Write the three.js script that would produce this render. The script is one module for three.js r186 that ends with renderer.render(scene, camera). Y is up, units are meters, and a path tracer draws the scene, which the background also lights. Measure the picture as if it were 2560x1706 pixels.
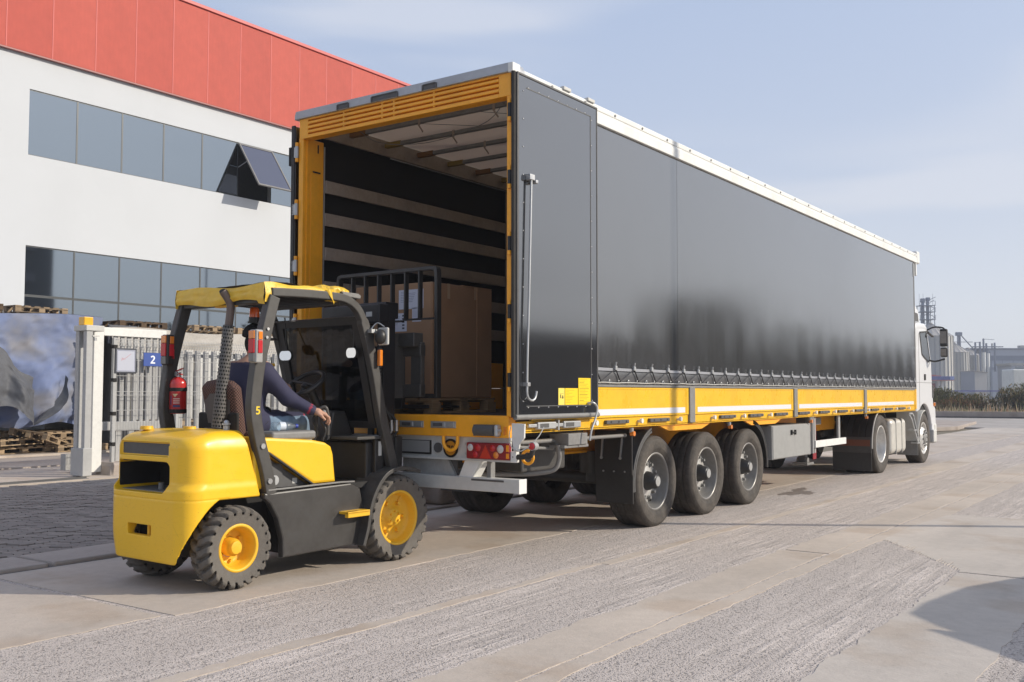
import * as THREE from 'three';
import { RoundedBoxGeometry } from 'three/addons/geometries/RoundedBoxGeometry.js';
import { mergeGeometries } from 'three/addons/utils/BufferGeometryUtils.js';

// World: trailer rear-right corner stands over the origin, trailer runs along -Z, its right side faces +X. Metres, y up.
const scene = new THREE.Scene();
const camera = new THREE.PerspectiveCamera(37.88, 1.5, 0.1, 2000);
camera.position.set(4.594, 1.349, 6.496);
camera.up.set(-0.0008, 1, 0.0006);
camera.lookAt(4.594 - 5.7635, 1.349 + 0.51868, 6.496 - 8.1556);
const renderer = new THREE.WebGLRenderer({ antialias: true });
renderer.toneMapping = THREE.LinearToneMapping;
renderer.toneMappingExposure = 1.1;
renderer.shadowMap.enabled = true;

// ---------- random numbers and noise
function rng(s) { return () => { s = (s + 0x6d2b79f5) | 0; let t = Math.imul(s ^ (s >>> 15), 1 | s); t = (t + Math.imul(t ^ (t >>> 7), 61 | t)) ^ t; return ((t ^ (t >>> 14)) >>> 0) / 4294967296; }; }
const clamp = (v, a = 0, b = 1) => Math.min(b, Math.max(a, v));
const lerp = (a, b, t) => a + (b - a) * t;
const sstep = (a, b, x) => { const t = clamp((x - a) / (b - a)); return t * t * (3 - 2 * t); };
function vnoise(seed, nx, ny = nx) {
  const r = rng(seed), a = new Float32Array(nx * ny); for (let i = 0; i < a.length; i++) a[i] = r();
  return (u, v) => {
    let x = u * nx, y = v * ny; let i = Math.floor(x), j = Math.floor(y); let fx = x - i, fy = y - j; fx = fx * fx * (3 - 2 * fx); fy = fy * fy * (3 - 2 * fy);
    i = ((i % nx) + nx) % nx; j = ((j % ny) + ny) % ny; const i1 = (i + 1) % nx, j1 = (j + 1) % ny;
    return lerp(lerp(a[j * nx + i], a[j * nx + i1], fx), lerp(a[j1 * nx + i], a[j1 * nx + i1], fx), fy);
  };
}
function fbm(seed, nx, oct = 4, ny = nx, gain = 0.5) {
  const L = []; for (let o = 0; o < oct; o++) L.push(vnoise(seed + o * 17, nx << o, ny << o));
  let tot = 0; for (let o = 0; o < oct; o++) tot += gain ** o;
  return (u, v) => { let s = 0; for (let o = 0; o < oct; o++) s += L[o](u, v) * gain ** o; return s / tot; };
}

// ---------- sky (clear, pale towards the horizon, thin streaks) and sun
const SUN = new THREE.Vector3(0.853 * Math.cos(0.455), Math.sin(0.455), -0.5215 * Math.cos(0.455)).normalize();
{
  const W = 1536, H = 768, d = new Float32Array(W * H * 4), n1 = fbm(5, 6, 5, 24), n2 = fbm(9, 5, 3, 7);
  for (let j = 0; j < H; j++) for (let i = 0; i < W; i++) {
    const ph = ((i + 0.5) / W - 0.5) * Math.PI * 2, el = ((j + 0.5) / H - 0.5) * Math.PI;
    const x = Math.cos(el) * Math.cos(ph), z = Math.cos(el) * Math.sin(ph), y = Math.sin(el);
    const e = Math.max(0, y), s = Math.max(0, x * SUN.x + y * SUN.y + z * SUN.z);
    const k = 1 - Math.exp(-e * 5.2), k2 = sstep(0.3, 1, e);
    let c = [lerp(lerp(0.795, 0.335, k), 0.32, k2), lerp(lerp(0.812, 0.440, k), 0.40, k2), lerp(lerp(0.800, 0.660, k), 0.58, k2)];
    const g = 0.10 * s + 0.62 * Math.pow(s, 5) + 0.3 * Math.pow(s, 40);
    c = [c[0] + g, c[1] + g * 0.93, c[2] + g * 0.82];
    let w = sstep(0.46, 0.78, n1(ph / 6.2832 * 2 + 0.06 * el, el * 0.9)) * sstep(0.38, 0.62, n2(ph / 6.2832 * 2, el)) * sstep(0.02, 0.14, y) * (1 - sstep(0.5, 0.9, y));
    w = Math.min(0.5, w * 0.8);
    c = [lerp(c[0], 0.72, w), lerp(c[1], 0.74, w), lerp(c[2], 0.80, w)];
    if (y < 0) { const b = sstep(0, -0.08, y); c = [lerp(c[0], 0.30, b), lerp(c[1], 0.28, b), lerp(c[2], 0.26, b)]; }
    d.set([c[0], c[1], c[2], 1], (j * W + i) * 4);
  }
  const t = new THREE.DataTexture(d, W, H, THREE.RGBAFormat, THREE.FloatType);
  t.mapping = THREE.EquirectangularReflectionMapping; t.magFilter = t.minFilter = THREE.LinearFilter; t.colorSpace = THREE.LinearSRGBColorSpace; t.needsUpdate = true;
  scene.background = t; scene.environment = t;
}
const sun = new THREE.DirectionalLight(new THREE.Color().setRGB(1.0, 0.91, 0.78), 3.9);
sun.position.copy(SUN).multiplyScalar(60).add(new THREE.Vector3(-6, 0, -5)); sun.target.position.set(-6, 0, -5);
sun.castShadow = true; sun.shadow.mapSize.set(4096, 4096);
Object.assign(sun.shadow.camera, { left: -40, right: 40, top: 40, bottom: -40, near: 1, far: 160 });
scene.add(sun, sun.target);

// ---------- geometry helpers
const PI = Math.PI;
const V = (x, y, z) => new THREE.Vector3(x, y, z);
function B(w, h, d, x = 0, y = 0, z = 0, rx = 0, ry = 0, rz = 0) { const g = new THREE.BoxGeometry(w, h, d); if (rx) g.rotateX(rx); if (ry) g.rotateY(ry); if (rz) g.rotateZ(rz); return g.translate(x, y, z); }
function BX(x0, x1, y0, y1, z0, z1, r = 0) { const w = Math.abs(x1 - x0), h = Math.abs(y1 - y0), d = Math.abs(z1 - z0); const g = r ? new RoundedBoxGeometry(w, h, d, 2, Math.min(r, w / 2.05, h / 2.05, d / 2.05)) : new THREE.BoxGeometry(w, h, d); return g.translate((x0 + x1) / 2, (y0 + y1) / 2, (z0 + z1) / 2); }
function C(r, len, x, y, z, axis = 'y', seg = 16, r2 = r, open = false) { const g = new THREE.CylinderGeometry(r2, r, len, seg, 1, open); if (axis === 'x') g.rotateZ(-PI / 2); if (axis === 'z') g.rotateX(PI / 2); return g.translate(x, y, z); }
function T(pts, r, seg = 24, rad = 8, closed = false, tension) { return new THREE.TubeGeometry(new THREE.CatmullRomCurve3(pts.map((p) => V(...p)), closed, tension === undefined ? 'centripetal' : 'catmullrom', tension), seg, r, rad, closed); }
function rod(a, b, r, seg = 8) { const A = V(...a), D = V(...b).sub(A), L = D.length(); const g = new THREE.CylinderGeometry(r, r, L, seg); g.applyQuaternion(new THREE.Quaternion().setFromUnitVectors(V(0, 1, 0), D.clone().normalize())); return g.translate(A.x + D.x / 2, A.y + D.y / 2, A.z + D.z / 2); }
function bar(a, b, w, h) { const A = V(...a), D = V(...b).sub(A), L = D.length(); const g = new THREE.BoxGeometry(w, h, L); const m = new THREE.Matrix4().lookAt(V(0, 0, 0), D, Math.abs(D.y / L) > 0.95 ? V(0, 0, 1) : V(0, 1, 0)); g.applyMatrix4(m); return g.translate(A.x + D.x / 2, A.y + D.y / 2, A.z + D.z / 2); }
function ext(pts, depth, bv = 0, holes = [], curve = 6) {
  const s = new THREE.Shape(pts.map((p) => new THREE.Vector2(p[0], p[1])));
  for (const h of holes) s.holes.push(new THREE.Path(h.map((p) => new THREE.Vector2(p[0], p[1]))));
  const g = new THREE.ExtrudeGeometry(s, { depth: depth - 2 * bv, bevelEnabled: bv > 0, bevelThickness: bv, bevelSize: bv, bevelOffset: -bv, bevelSegments: 2, curveSegments: curve });
  return g.translate(0, 0, bv);
}
const side = (pts, x0, x1, bv = 0, holes) => ext(pts, x1 - x0, bv, holes).rotateY(PI / 2).translate(x0, 0, 0);   // outline in (forward, up), thickness across
const front = (pts, z0, z1, bv = 0, holes) => ext(pts, z1 - z0, bv, holes).translate(0, 0, z0);                 // outline in (x, up)
const plan = (pts, y0, y1, bv = 0) => ext(pts.map(([x, z]) => [x, -z]), y1 - y0, bv).rotateX(-PI / 2).translate(0, y0, 0); // outline in (x, z)
function rr(x0, x1, y0, y1, r, n = 5) { const p = []; for (const [cx, cy, a] of [[x1 - r, y0 + r, -PI / 2], [x1 - r, y1 - r, 0], [x0 + r, y1 - r, PI / 2], [x0 + r, y0 + r, PI]]) for (let i = 0; i <= n; i++) { const t = a + (i / n) * PI / 2; p.push([cx + r * Math.cos(t), cy + r * Math.sin(t)]); } return p; }
function smooth(pts, n = 24) { return new THREE.SplineCurve(pts.map((p) => new THREE.Vector2(p[0], p[1]))).getPoints(n).map((p) => [p.x, p.y]); }
function ribbon(pts, w) { const L = [], R = []; for (let i = 0; i < pts.length; i++) { const a = pts[Math.max(0, i - 1)], b = pts[Math.min(pts.length - 1, i + 1)]; let dx = b[0] - a[0], dy = b[1] - a[1]; const l = Math.hypot(dx, dy); dx /= l; dy /= l; const ww = (typeof w === 'function' ? w(i / (pts.length - 1)) : w) / 2; L.push([pts[i][0] - dy * ww, pts[i][1] + dx * ww]); R.unshift([pts[i][0] + dy * ww, pts[i][1] - dx * ww]); } return [...L, ...R]; }
function lathe(prof, seg = 48) { return new THREE.LatheGeometry(prof.map((p) => new THREE.Vector2(p[0], p[1])), seg); }
function join(gs) {
  const list = (Array.isArray(gs) ? gs : [gs]).map((g) => { const h = g.index ? g.toNonIndexed() : g; for (const k of Object.keys(h.attributes)) if (!['position', 'normal', 'uv'].includes(k)) h.deleteAttribute(k); if (!h.attributes.uv) h.setAttribute('uv', new THREE.BufferAttribute(new Float32Array(h.attributes.position.count * 2), 2)); return h; });
  return list.length === 1 ? list[0] : mergeGeometries(list);
}
function boxUV(g) { const p = g.attributes.position, n = g.attributes.normal, u = g.attributes.uv; for (let i = 0; i < p.count; i++) { const ax = Math.abs(n.getX(i)), ay = Math.abs(n.getY(i)), az = Math.abs(n.getZ(i)); if (ay >= ax && ay >= az) u.setXY(i, p.getX(i), p.getZ(i)); else if (ax >= az) u.setXY(i, p.getZ(i), p.getY(i)); else u.setXY(i, p.getX(i), p.getY(i)); } return g; }
function M(parent, name, gs, mat, o = {}) {
  const g = o.raw ? gs : join(gs); if (!o.keepUV) boxUV(g);
  const m = new THREE.Mesh(g, mat); m.name = name; m.castShadow = m.receiveShadow = true; if (o.label) m.userData.label = o.label; if (o.kind) m.userData.kind = o.kind; parent.add(m); return m;
}
function MS(parent, name, gs, mt, o) { return gs.map((g) => M(parent, name, g, mt, o))[0]; }   // one mesh per piece
const taken = {};
function numbered(n) { const k = taken[n] = (taken[n] ?? -1) + 1; return k ? n + '_' + String(k).padStart(3, '0') : n; }
function thing(name, label, category, pos = [0, 0, 0], ry = 0, group) { const o = new THREE.Group(); o.name = numbered(name); o.position.set(...pos); o.rotation.y = ry; o.userData = { label, category }; if (group) o.userData.group = group; scene.add(o); return o; }
function struct(name, label) { const o = new THREE.Group(); o.name = numbered(name); o.userData = { kind: 'structure', label }; scene.add(o); return o; }
function single(name, gs, mat, label, category, o = {}) { const m = M(scene, numbered(name), gs, mat, o); m.userData = { label, category }; if (o.group) m.userData.group = o.group; return m; }
function grp(parent, name) { const g = new THREE.Group(); g.name = name; parent.add(g); return g; }

// smooth closed surfaces from a distance field (naive surface nets)
function nets(f, lo, hi, c, colour) {
  const n = [0, 1, 2].map((k) => Math.ceil((hi[k] - lo[k]) / c) + 1), [nx, ny, nz] = n, val = new Float32Array(nx * ny * nz);
  for (let k = 0, q = 0; k < nz; k++) for (let j = 0; j < ny; j++) for (let i = 0; i < nx; i++) val[q++] = f(lo[0] + i * c, lo[1] + j * c, lo[2] + k * c);
  const id = new Int32Array(nx * ny * nz).fill(-1), P = [], I = [], at = (i, j, k) => i + nx * (j + ny * k);
  for (let k = 0; k < nz - 1; k++) for (let j = 0; j < ny - 1; j++) for (let i = 0; i < nx - 1; i++) {
    const b = at(i, j, k); let neg = 0; const e = [b, b + 1, b + nx, b + nx + 1, b + nx * ny, b + nx * ny + 1, b + nx * ny + nx, b + nx * ny + nx + 1]; for (const q of e) if (val[q] < 0) neg++;
    if (!neg || neg === 8) continue; let sx = 0, sy = 0, sz = 0, m = 0;
    for (let a = 0; a < 8; a++) for (const bit of [1, 2, 4]) if (!(a & bit)) { const v0 = val[e[a]], v1 = val[e[a | bit]]; if (v0 < 0 === v1 < 0) continue; const t = v0 / (v0 - v1); sx += (a & 1) + (bit === 1 ? t : 0); sy += ((a >> 1) & 1) + (bit === 2 ? t : 0); sz += ((a >> 2) & 1) + (bit === 4 ? t : 0); m++; }
    id[b] = P.length / 3; P.push(lo[0] + (i + sx / m) * c, lo[1] + (j + sy / m) * c, lo[2] + (k + sz / m) * c);
  }
  const quad = (a, b, d, e, s) => { if (a < 0 || b < 0 || d < 0 || e < 0) return; s ? I.push(a, b, d, a, d, e) : I.push(a, d, b, a, e, d); };
  for (let k = 1; k < nz - 1; k++) for (let j = 1; j < ny - 1; j++) for (let i = 1; i < nx - 1; i++) {
    const b = at(i, j, k), s = val[b] < 0;
    if (s !== val[b + 1] < 0) quad(id[b - nx - nx * ny], id[b - nx * ny], id[b], id[b - nx], s);
    if (s !== val[b + nx] < 0) quad(id[b - 1 - nx * ny], id[b - 1], id[b], id[b - nx * ny], s);
    if (s !== val[b + nx * ny] < 0) quad(id[b - 1 - nx], id[b - nx], id[b], id[b - 1], s);
  }
  const N = new Float32Array(P.length), h = c * 0.6, col = colour ? new Float32Array(P.length) : null;
  for (let q = 0; q < P.length; q += 3) { const [x, y, z] = [P[q], P[q + 1], P[q + 2]]; let gx = f(x + h, y, z) - f(x - h, y, z), gy = f(x, y + h, z) - f(x, y - h, z), gz = f(x, y, z + h) - f(x, y, z - h); const l = Math.hypot(gx, gy, gz) || 1; N[q] = gx / l; N[q + 1] = gy / l; N[q + 2] = gz / l; if (col) col.set(colour(x, y, z), q); }
  const g = new THREE.BufferGeometry(); g.setAttribute('position', new THREE.BufferAttribute(new Float32Array(P), 3)); g.setAttribute('normal', new THREE.BufferAttribute(N, 3)); g.setAttribute('uv', new THREE.BufferAttribute(new Float32Array(P.length / 3 * 2), 2)); if (col) g.setAttribute('color', new THREE.BufferAttribute(col, 3)); g.setIndex(I); return g;
}
const smin = (a, b, k) => { const h = Math.max(k - Math.abs(a - b), 0) / k; return Math.min(a, b) - h * h * k * 0.25; };
const smax = (a, b, k) => -smin(-a, -b, k);

// ---------- textures and materials
function tex(N, f, size, o = {}) {
  const NY = o.ny || N, d = new Uint8Array(N * NY * 4);
  for (let j = 0; j < NY; j++) for (let i = 0; i < N; i++) { const c = f(i / N, j / NY); const q = (j * N + i) * 4; const a = Array.isArray(c) ? c : [c, c, c]; d[q] = clamp(a[0]) * 255; d[q + 1] = clamp(a[1]) * 255; d[q + 2] = clamp(a[2]) * 255; d[q + 3] = 255; }
  const t = new THREE.DataTexture(d, N, NY); t.wrapS = t.wrapT = THREE.RepeatWrapping; t.magFilter = THREE.LinearFilter; t.minFilter = THREE.LinearMipmapLinearFilter; t.generateMipmaps = true; t.repeat.set(1 / size, 1 / (o.sizeY || size)); if (o.srgb) t.colorSpace = THREE.SRGBColorSpace; t.needsUpdate = true; return t;
}
const lin = (r, g, b) => new THREE.Color().setRGB(r, g, b);
function mat(c, rough = 0.6, o = {}) { const P = o.clearcoat !== undefined || o.transmission !== undefined || o.ior !== undefined || o.sheen !== undefined; return new (P ? THREE.MeshPhysicalMaterial : THREE.MeshStandardMaterial)({ color: Array.isArray(c) ? lin(...c) : c, roughness: rough, ...o }); }
const nA = fbm(11, 8, 5), nB = fbm(23, 32, 3), nC = fbm(37, 4, 4), nD = fbm(51, 64, 3);
const roughT = tex(512, (u, v) => 0.72 + 0.28 * sstep(0.25, 0.75, nA(u, v) * 0.7 + nB(u, v) * 0.3), 0.9);
const dustT = tex(512, (u, v) => { const a = nC(u, v), b = nB(u, v), s = 0.955 + 0.045 * sstep(0.3, 0.7, a * 0.6 + b * 0.4); return [s, s, s * 0.985]; }, 1.3, { srgb: true });
const scuffT = tex(512, (u, v) => { const a = nA(u, v) * 0.55 + nB(u, v) * 0.45; const s = 0.945 + 0.08 * sstep(0.3, 0.7, a); return [s, s * 0.99, s * 0.97]; }, 0.8, { srgb: true });
const fineBump = tex(256, (u, v) => nD(u, v), 0.25);
const streakT = (() => { const a = fbm(61, 60, 3, 3), b = fbm(67, 9, 4, 4); return tex(512, (u, v) => 0.62 + 0.38 * sstep(0.25, 0.8, a(u, v) * 0.55 + b(u, v) * 0.45), 2.6); })();
const wornT = (() => { const c = document.createElement('canvas'); c.width = c.height = 1024; const x = c.getContext('2d'), r = rng(88); x.fillStyle = '#fff'; x.fillRect(0, 0, 1024, 1024); for (let i = 0; i < 420; i++) { x.strokeStyle = `rgba(${90 + r() * 60},${70 + r() * 50},40,${0.06 + r() * 0.16})`; x.lineWidth = 0.6 + r() * 1.4; const px = r() * 1024, py = r() * 1024, a = (r() - 0.5) * 1.2 + (r() > 0.7 ? 1.57 : 0), l = 8 + r() * r() * 120; x.beginPath(); x.moveTo(px, py); x.lineTo(px + Math.cos(a) * l, py + Math.sin(a) * l); x.stroke(); } for (let i = 0; i < 160; i++) { x.fillStyle = `rgba(60,48,34,${0.15 + r() * 0.4})`; x.beginPath(); x.ellipse(r() * 1024, r() * 1024, 0.8 + r() * 2.6, 0.6 + r() * 1.6, r() * 3, 0, 7); x.fill(); } const t = new THREE.CanvasTexture(c); t.wrapS = t.wrapT = THREE.RepeatWrapping; t.colorSpace = THREE.SRGBColorSpace; return t; })();
const paint = (c, r = 0.35, o = {}) => mat(c, r, { roughnessMap: roughT, map: dustT, ...o });

const m = {
  forkYellow: paint([0.88, 0.515, 0.013], 0.46, { map: wornT, clearcoat: 0.22, clearcoatRoughness: 0.25 }),
  forkYellowOld: paint([0.80, 0.45, 0.02], 0.55, { map: wornT }),
  tarpYellow: paint([0.82, 0.52, 0.05], 0.42, { bumpMap: fineBump, bumpScale: 0.002 }),
  black: mat([0.028, 0.027, 0.027], 0.5, { roughnessMap: roughT, map: scuffT }),
  blackGrey: mat([0.060, 0.058, 0.056], 0.55, { roughnessMap: roughT, map: scuffT }),
  iron: mat([0.022, 0.022, 0.026], 0.45, { roughnessMap: roughT, map: scuffT, metalness: 0.2 }),
  dark: mat([0.012, 0.011, 0.010], 0.8),
  rubber: mat([0.040, 0.037, 0.034], 0.85, { map: scuffT, bumpMap: fineBump, bumpScale: 0.002 }),
  rubberDust: mat([0.135, 0.124, 0.112], 0.9, { map: scuffT, bumpMap: fineBump, bumpScale: 0.002 }),
  steel: mat([0.50, 0.50, 0.50], 0.42, { metalness: 0.85, roughnessMap: roughT }),
  galv: mat([0.48, 0.49, 0.51], 0.5, { metalness: 0.6, roughnessMap: roughT, map: dustT }),
  alu: mat([0.42, 0.43, 0.46], 0.5, { metalness: 0.5, roughnessMap: roughT, map: dustT }),
  rim: mat([0.66, 0.66, 0.66], 0.42, { metalness: 0.4, roughnessMap: roughT, map: scuffT }),
  rimDull: mat([0.24, 0.235, 0.23], 0.45, { metalness: 0.3, roughnessMap: roughT, map: scuffT }),
  white: mat([0.74, 0.74, 0.73], 0.5, { map: dustT }),
  whiteDirty: mat([0.56, 0.555, 0.54], 0.6, { map: dustT }),
  gateWhite: mat([0.42, 0.42, 0.425], 0.6, { map: dustT }),
  offGrey: mat([0.34, 0.345, 0.35], 0.55, { map: scuffT }),
  grey: mat([0.21, 0.21, 0.21], 0.55, { map: scuffT }),
  darkGrey: mat([0.085, 0.085, 0.088], 0.55, { map: scuffT }),
  orange: paint([0.96, 0.42, 0.022], 0.42),
  board: paint([0.86, 0.50, 0.018], 0.35, { clearcoat: 0.25, clearcoatRoughness: 0.3 }),
  rail: paint([0.86, 0.47, 0.016], 0.42),
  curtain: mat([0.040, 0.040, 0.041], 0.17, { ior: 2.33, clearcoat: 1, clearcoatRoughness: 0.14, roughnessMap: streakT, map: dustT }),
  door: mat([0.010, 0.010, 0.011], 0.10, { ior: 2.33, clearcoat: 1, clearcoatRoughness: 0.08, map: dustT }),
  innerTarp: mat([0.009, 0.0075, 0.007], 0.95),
  roofTarp: mat([0.66, 0.56, 0.45], 0.9, { transmission: 0.16, thickness: 0, side: THREE.DoubleSide }),
  slat: mat([0.33, 0.275, 0.235], 0.55, { map: scuffT }),
  navy: mat([0.036, 0.036, 0.075], 0.95, { bumpMap: fineBump, bumpScale: 0.003 }),
  redLens: mat([0.50, 0.012, 0.020], 0.3, { clearcoat: 0.25, clearcoatRoughness: 0.1 }),
  redDark: mat([0.24, 0.006, 0.014], 0.45),
  amberLens: mat([0.75, 0.22, 0.02], 0.2, { clearcoat: 1, clearcoatRoughness: 0.08 }),
  clearLens: mat([0.55, 0.52, 0.5], 0.15, { clearcoat: 1, clearcoatRoughness: 0.08 }),
  red: mat([0.50, 0.022, 0.018], 0.32, { clearcoat: 0.6, clearcoatRoughness: 0.15 }),
  glass: mat([0.62, 0.65, 0.64], 0.02, { transmission: 1, thickness: 0, ior: 1.5 }),
  mirror: mat([0.85, 0.86, 0.87], 0.03, { metalness: 1 }),
};
const canv = (w, h, draw) => { const c = document.createElement('canvas'); c.width = w; c.height = h; draw(c.getContext('2d'), w, h); const t = new THREE.CanvasTexture(c); t.colorSpace = THREE.SRGBColorSpace; return t; };

// ================= GROUND: terrain, concrete road in strips, kerb stones, paver forecourt, yard
const concT = (() => {
  const a = fbm(101, 5, 6), b = fbm(113, 90, 3), s = fbm(131, 10, 4, 2), st = fbm(137, 7, 4), sp = vnoise(149, 420);
  return tex(1024, (u, v) => {
    let k = 0.80 + 0.10 * (a(u, v) - 0.5) + 0.05 * (b(u, v) - 0.5) + 0.10 * (s(u, v) - 0.5); const w = sstep(0.52, 0.72, st(u, v)); k -= 0.045 * w;
    const p = sp(u, v); if (p > 0.93) k -= 0.07; if (p < 0.05) k += 0.04;
    return [k * (1.0 + 0.012 * w), k * (0.955 - 0.01 * w), k * (0.905 - 0.03 * w)];
  }, 4.2, { srgb: true });
})();
const concBump = tex(512, (u, v) => 0.6 * nB(u, v) + 0.4 * nD(u, v), 0.6);
const millF = (() => { // scarified concrete: drag grooves running along the road, pitted, with dark aggregate showing
  const wob = fbm(201, 4, 3), g1 = vnoise(211, 110, 3), g2 = vnoise(223, 46, 5), pit = vnoise(227, 400), pit2 = vnoise(229, 170), big = fbm(233, 4, 4), pale = vnoise(239, 430);
  return (u, v) => {
    const uu = u + 0.006 * (wob(u, v) - 0.5), gr = g1(uu, v) * 0.55 + g2(uu, v) * 0.45, B0 = big(u, v), str = sstep(0.35, 0.65, B0);
    const pt = Math.max(sstep(0.68, 0.86, pit(u, v)), sstep(0.76, 0.90, pit2(u, v)) * 0.9), pl = sstep(0.74, 0.92, pale(u, v));
    return { gr, pt, pl, str, B0 };
  };
})();
const millT = tex(1024, (u, v) => { const q = millF(u, v); let k = 0.765 + 0.14 * (q.gr - 0.5) * (0.35 + q.str) + 0.05 * (q.B0 - 0.5) - 0.21 * q.pt + 0.06 * q.pl; return [k * 1.0, k * 0.958, k * 0.925]; }, 2.1, { srgb: true });
const millBump = tex(1024, (u, v) => { const q = millF(u, v); return 0.45 + 0.5 * (q.gr - 0.5) * (0.5 + q.str) - 0.38 * q.pt + 0.14 * q.pl; }, 2.1);
m.concrete = mat([0.80, 0.765, 0.725], 0.82, { map: concT, bumpMap: concBump, bumpScale: 0.0016 });
m.milled = mat([0.90, 0.875, 0.85], 0.95, { map: millT, bumpMap: millBump, bumpScale: 0.010 });
m.concreteGrey = mat([0.83, 0.82, 0.805], 0.82, { map: concT, bumpMap: concBump, bumpScale: 0.0016 });
m.asphalt = mat([0.62, 0.63, 0.65], 0.9, { map: concT });
m.soil = mat([0.17, 0.145, 0.105], 1.0, { map: dustT });
m.kerb = mat([0.64, 0.61, 0.60], 0.9, { map: concT, bumpMap: concBump, bumpScale: 0.004 });

const er = rng(77);
function ragged(x0, x1, z0, z1, jl, jr, step = 0.05) { // slab outline whose long edges are chipped
  const L = [], R = []; let wl = 0, wr = 0;
  for (let z = z0; z > z1 - 1e-6; z -= z < -14 ? 0.6 : step) { wl = wl * 0.82 + (er() - 0.5) * jl; wr = wr * 0.82 + (er() - 0.5) * jr; L.push([x0 + wl, z]); R.push([x1 + wr, z]); }
  return [...L, ...R.reverse()];
}
{
  const g = struct('ground', 'flat open ground around the yard and road'); M(g, 'terrain', B(1600, 0.05, 1600, -100, -0.085, -400), m.soil);
  const road = struct('concrete_road', 'pale concrete road with rough scarified strips running along the trailer');
  M(road, 'scarified_surface', plan([[-2.78, 12], [14, 12], [14, -60], [-2.78, -60]], -0.06, -0.004), m.milled);
  const slab = (pts, dy = 0, mt = m.concrete) => M(road, 'concrete_slab', plan(pts, -0.055, dy), mt);
  slab(ragged(-2.78, -0.58, 2.694, -30, 0, 0.022)); slab(ragged(-2.78, -0.66, 12, 2.706, 0, 0.024));
  slab(ragged(0.50, 0.585, 12, -0.4, 0.05, 0.016)); slab(ragged(0.56, 0.66, -0.4, -12, 0.02, 0.014), -0.001); slab(ragged(0.20, 0.70, -12, -30, 0.02, 0.02), -0.0015);
  slab(ragged(1.50, 1.885, 12, -1.925, 0.03, 0.012)); slab(ragged(1.53, 1.90, -1.937, -30, 0.03, 0.012));
  slab(ragged(1.912, 2.035, 12, -3.0, 0.014, 0.02)); slab(ragged(1.93, 2.15, -3.0, -30, 0.01, 0.012), -0.0015);
  slab(ragged(2.97, 3.64, 12, -1.64, 0.03, 0.02), 0, m.concreteGrey);
  const end = []; for (let i = 0; i <= 64; i++) { const t = i / 64; end.push([lerp(2.05, 2.96, t), lerp(-3.05, -1.72, t) - (i % 2 ? 0 : 0.03 + er() * er() * 0.34)]); }
  slab([...end, [2.97, -1.655], [3.64, -1.655], [14, -1.655], [14, -5.3], [2.2, -5.42], [2.13, -5.3], [2.04, -4.2]], 0, m.concreteGrey);
  slab(ragged(3.1, 5.6, -5.32, -30, 0.03, 0.02), 0, m.concreteGrey); slab(ragged(4.75, 14, 12, -1.65, 0.05, 0), 0, m.concreteGrey);
  slab([[-2.78, -30.02], [14, -30.02], [14, -60], [-2.78, -60]], 0, m.concreteGrey);
  // dark oil patch beside the third wheel
  const st = []; for (let i = 0; i < 60; i++) { const a = i / 60 * PI * 2; const r = 0.6 + 0.4 * er() + 0.3 * Math.sin(a * 3 + 1); st.push([-0.10 + 0.20 * r * Math.cos(a) + 0.10 * Math.sin(a), -6.95 + 0.62 * r * Math.sin(a)]); }
  M(road, 'oil_stain', plan(st, -0.010, -0.002), mat([0.46, 0.43, 0.40], 0.5, { map: millT }));

  // kerb stones flush with the forecourt
  const kerb = struct('kerb', 'low flat concrete kerb stones along the paver forecourt'); const kr = rng(5);
  for (let z = 5.3, k = 0; z > -16; z -= 1.03, k++) M(kerb, 'kerb_stone', BX(-3.33 + (kr() - 0.5) * 0.015, -2.80 + (kr() - 0.5) * 0.012, -0.10, 0.026 + kr() * 0.012, z + 0.01, z + 1.02 - kr() * 0.02, 0.022), m.kerb);
  M(kerb, 'kerb_joint', BX(-3.36, -2.775, -0.1, 0.0, 5.6, -16), mat([0.14, 0.13, 0.12], 1));

  // interlocking pavers
  const fc = struct('paver_forecourt', 'grey interlocking paver forecourt between kerb and gate');
  M(fc, 'bedding_sand', BX(-9.72, -3.345, -0.1, -0.034, 8, -16.4), mat([0.06, 0.055, 0.05], 1));
  const pw = 0.222, pl = 0.142, shape = (s) => { const a = 0.026 * s, w = pw / 2 - 0.0055, l = pl / 2 - 0.0055; return plan([[-w, -l], [-w / 2.2, -l + a], [0, -l], [w / 2.2, -l - a], [w, -l], [w, l], [w / 2.2, l - a], [0, l], [-w / 2.2, l + a], [-w, l]].map(([x, z]) => [x, z]), -0.05, 0, 0.005); };
  const shapes = [shape(1), shape(1)].map((g) => boxUV(join(g)));
  const tones = [0.44, 0.50, 0.56, 0.47].map((k, i) => mat([k * 0.99, k * 0.975, k * 0.985 + (i % 2) * 0.006], 0.92, { map: concT, bumpMap: concBump, bumpScale: 0.003 }));
  const pr = rng(9), list = [];
  for (let r = 0; ; r++) { const x = -3.475 - r * pw; if (x < -9.6) break; for (let c = 0; c < 115; c++) { const z = 5.2 - c * pl - (r % 2) * pl / 2; const near = Math.hypot(x - 4.59, z - 6.5); const vis = (z - 6.5) > 0.55 * (x - 4.59) - 0.6 ? -1 : 1; list.push({ x, z, near, d: pr(), t: Math.floor(pr() * 4), ry: (pr() - 0.5) * 0.05, s: vis }); } }
  // those in view first: left of the forklift and between camera rays, nearest first
  const inView = (q) => { const dx = q.x - 4.594, dz = q.z - 6.496, f = -0.5763 * dx - 0.8156 * dz, rt = 0.8167 * dx - 0.5771 * dz; const u = rt / f; return u > -0.525 && u < -0.38; };
  list.sort((a, b) => (inView(b) - inView(a)) || a.near - b.near);
  const rest = tones.map(() => []);
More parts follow.
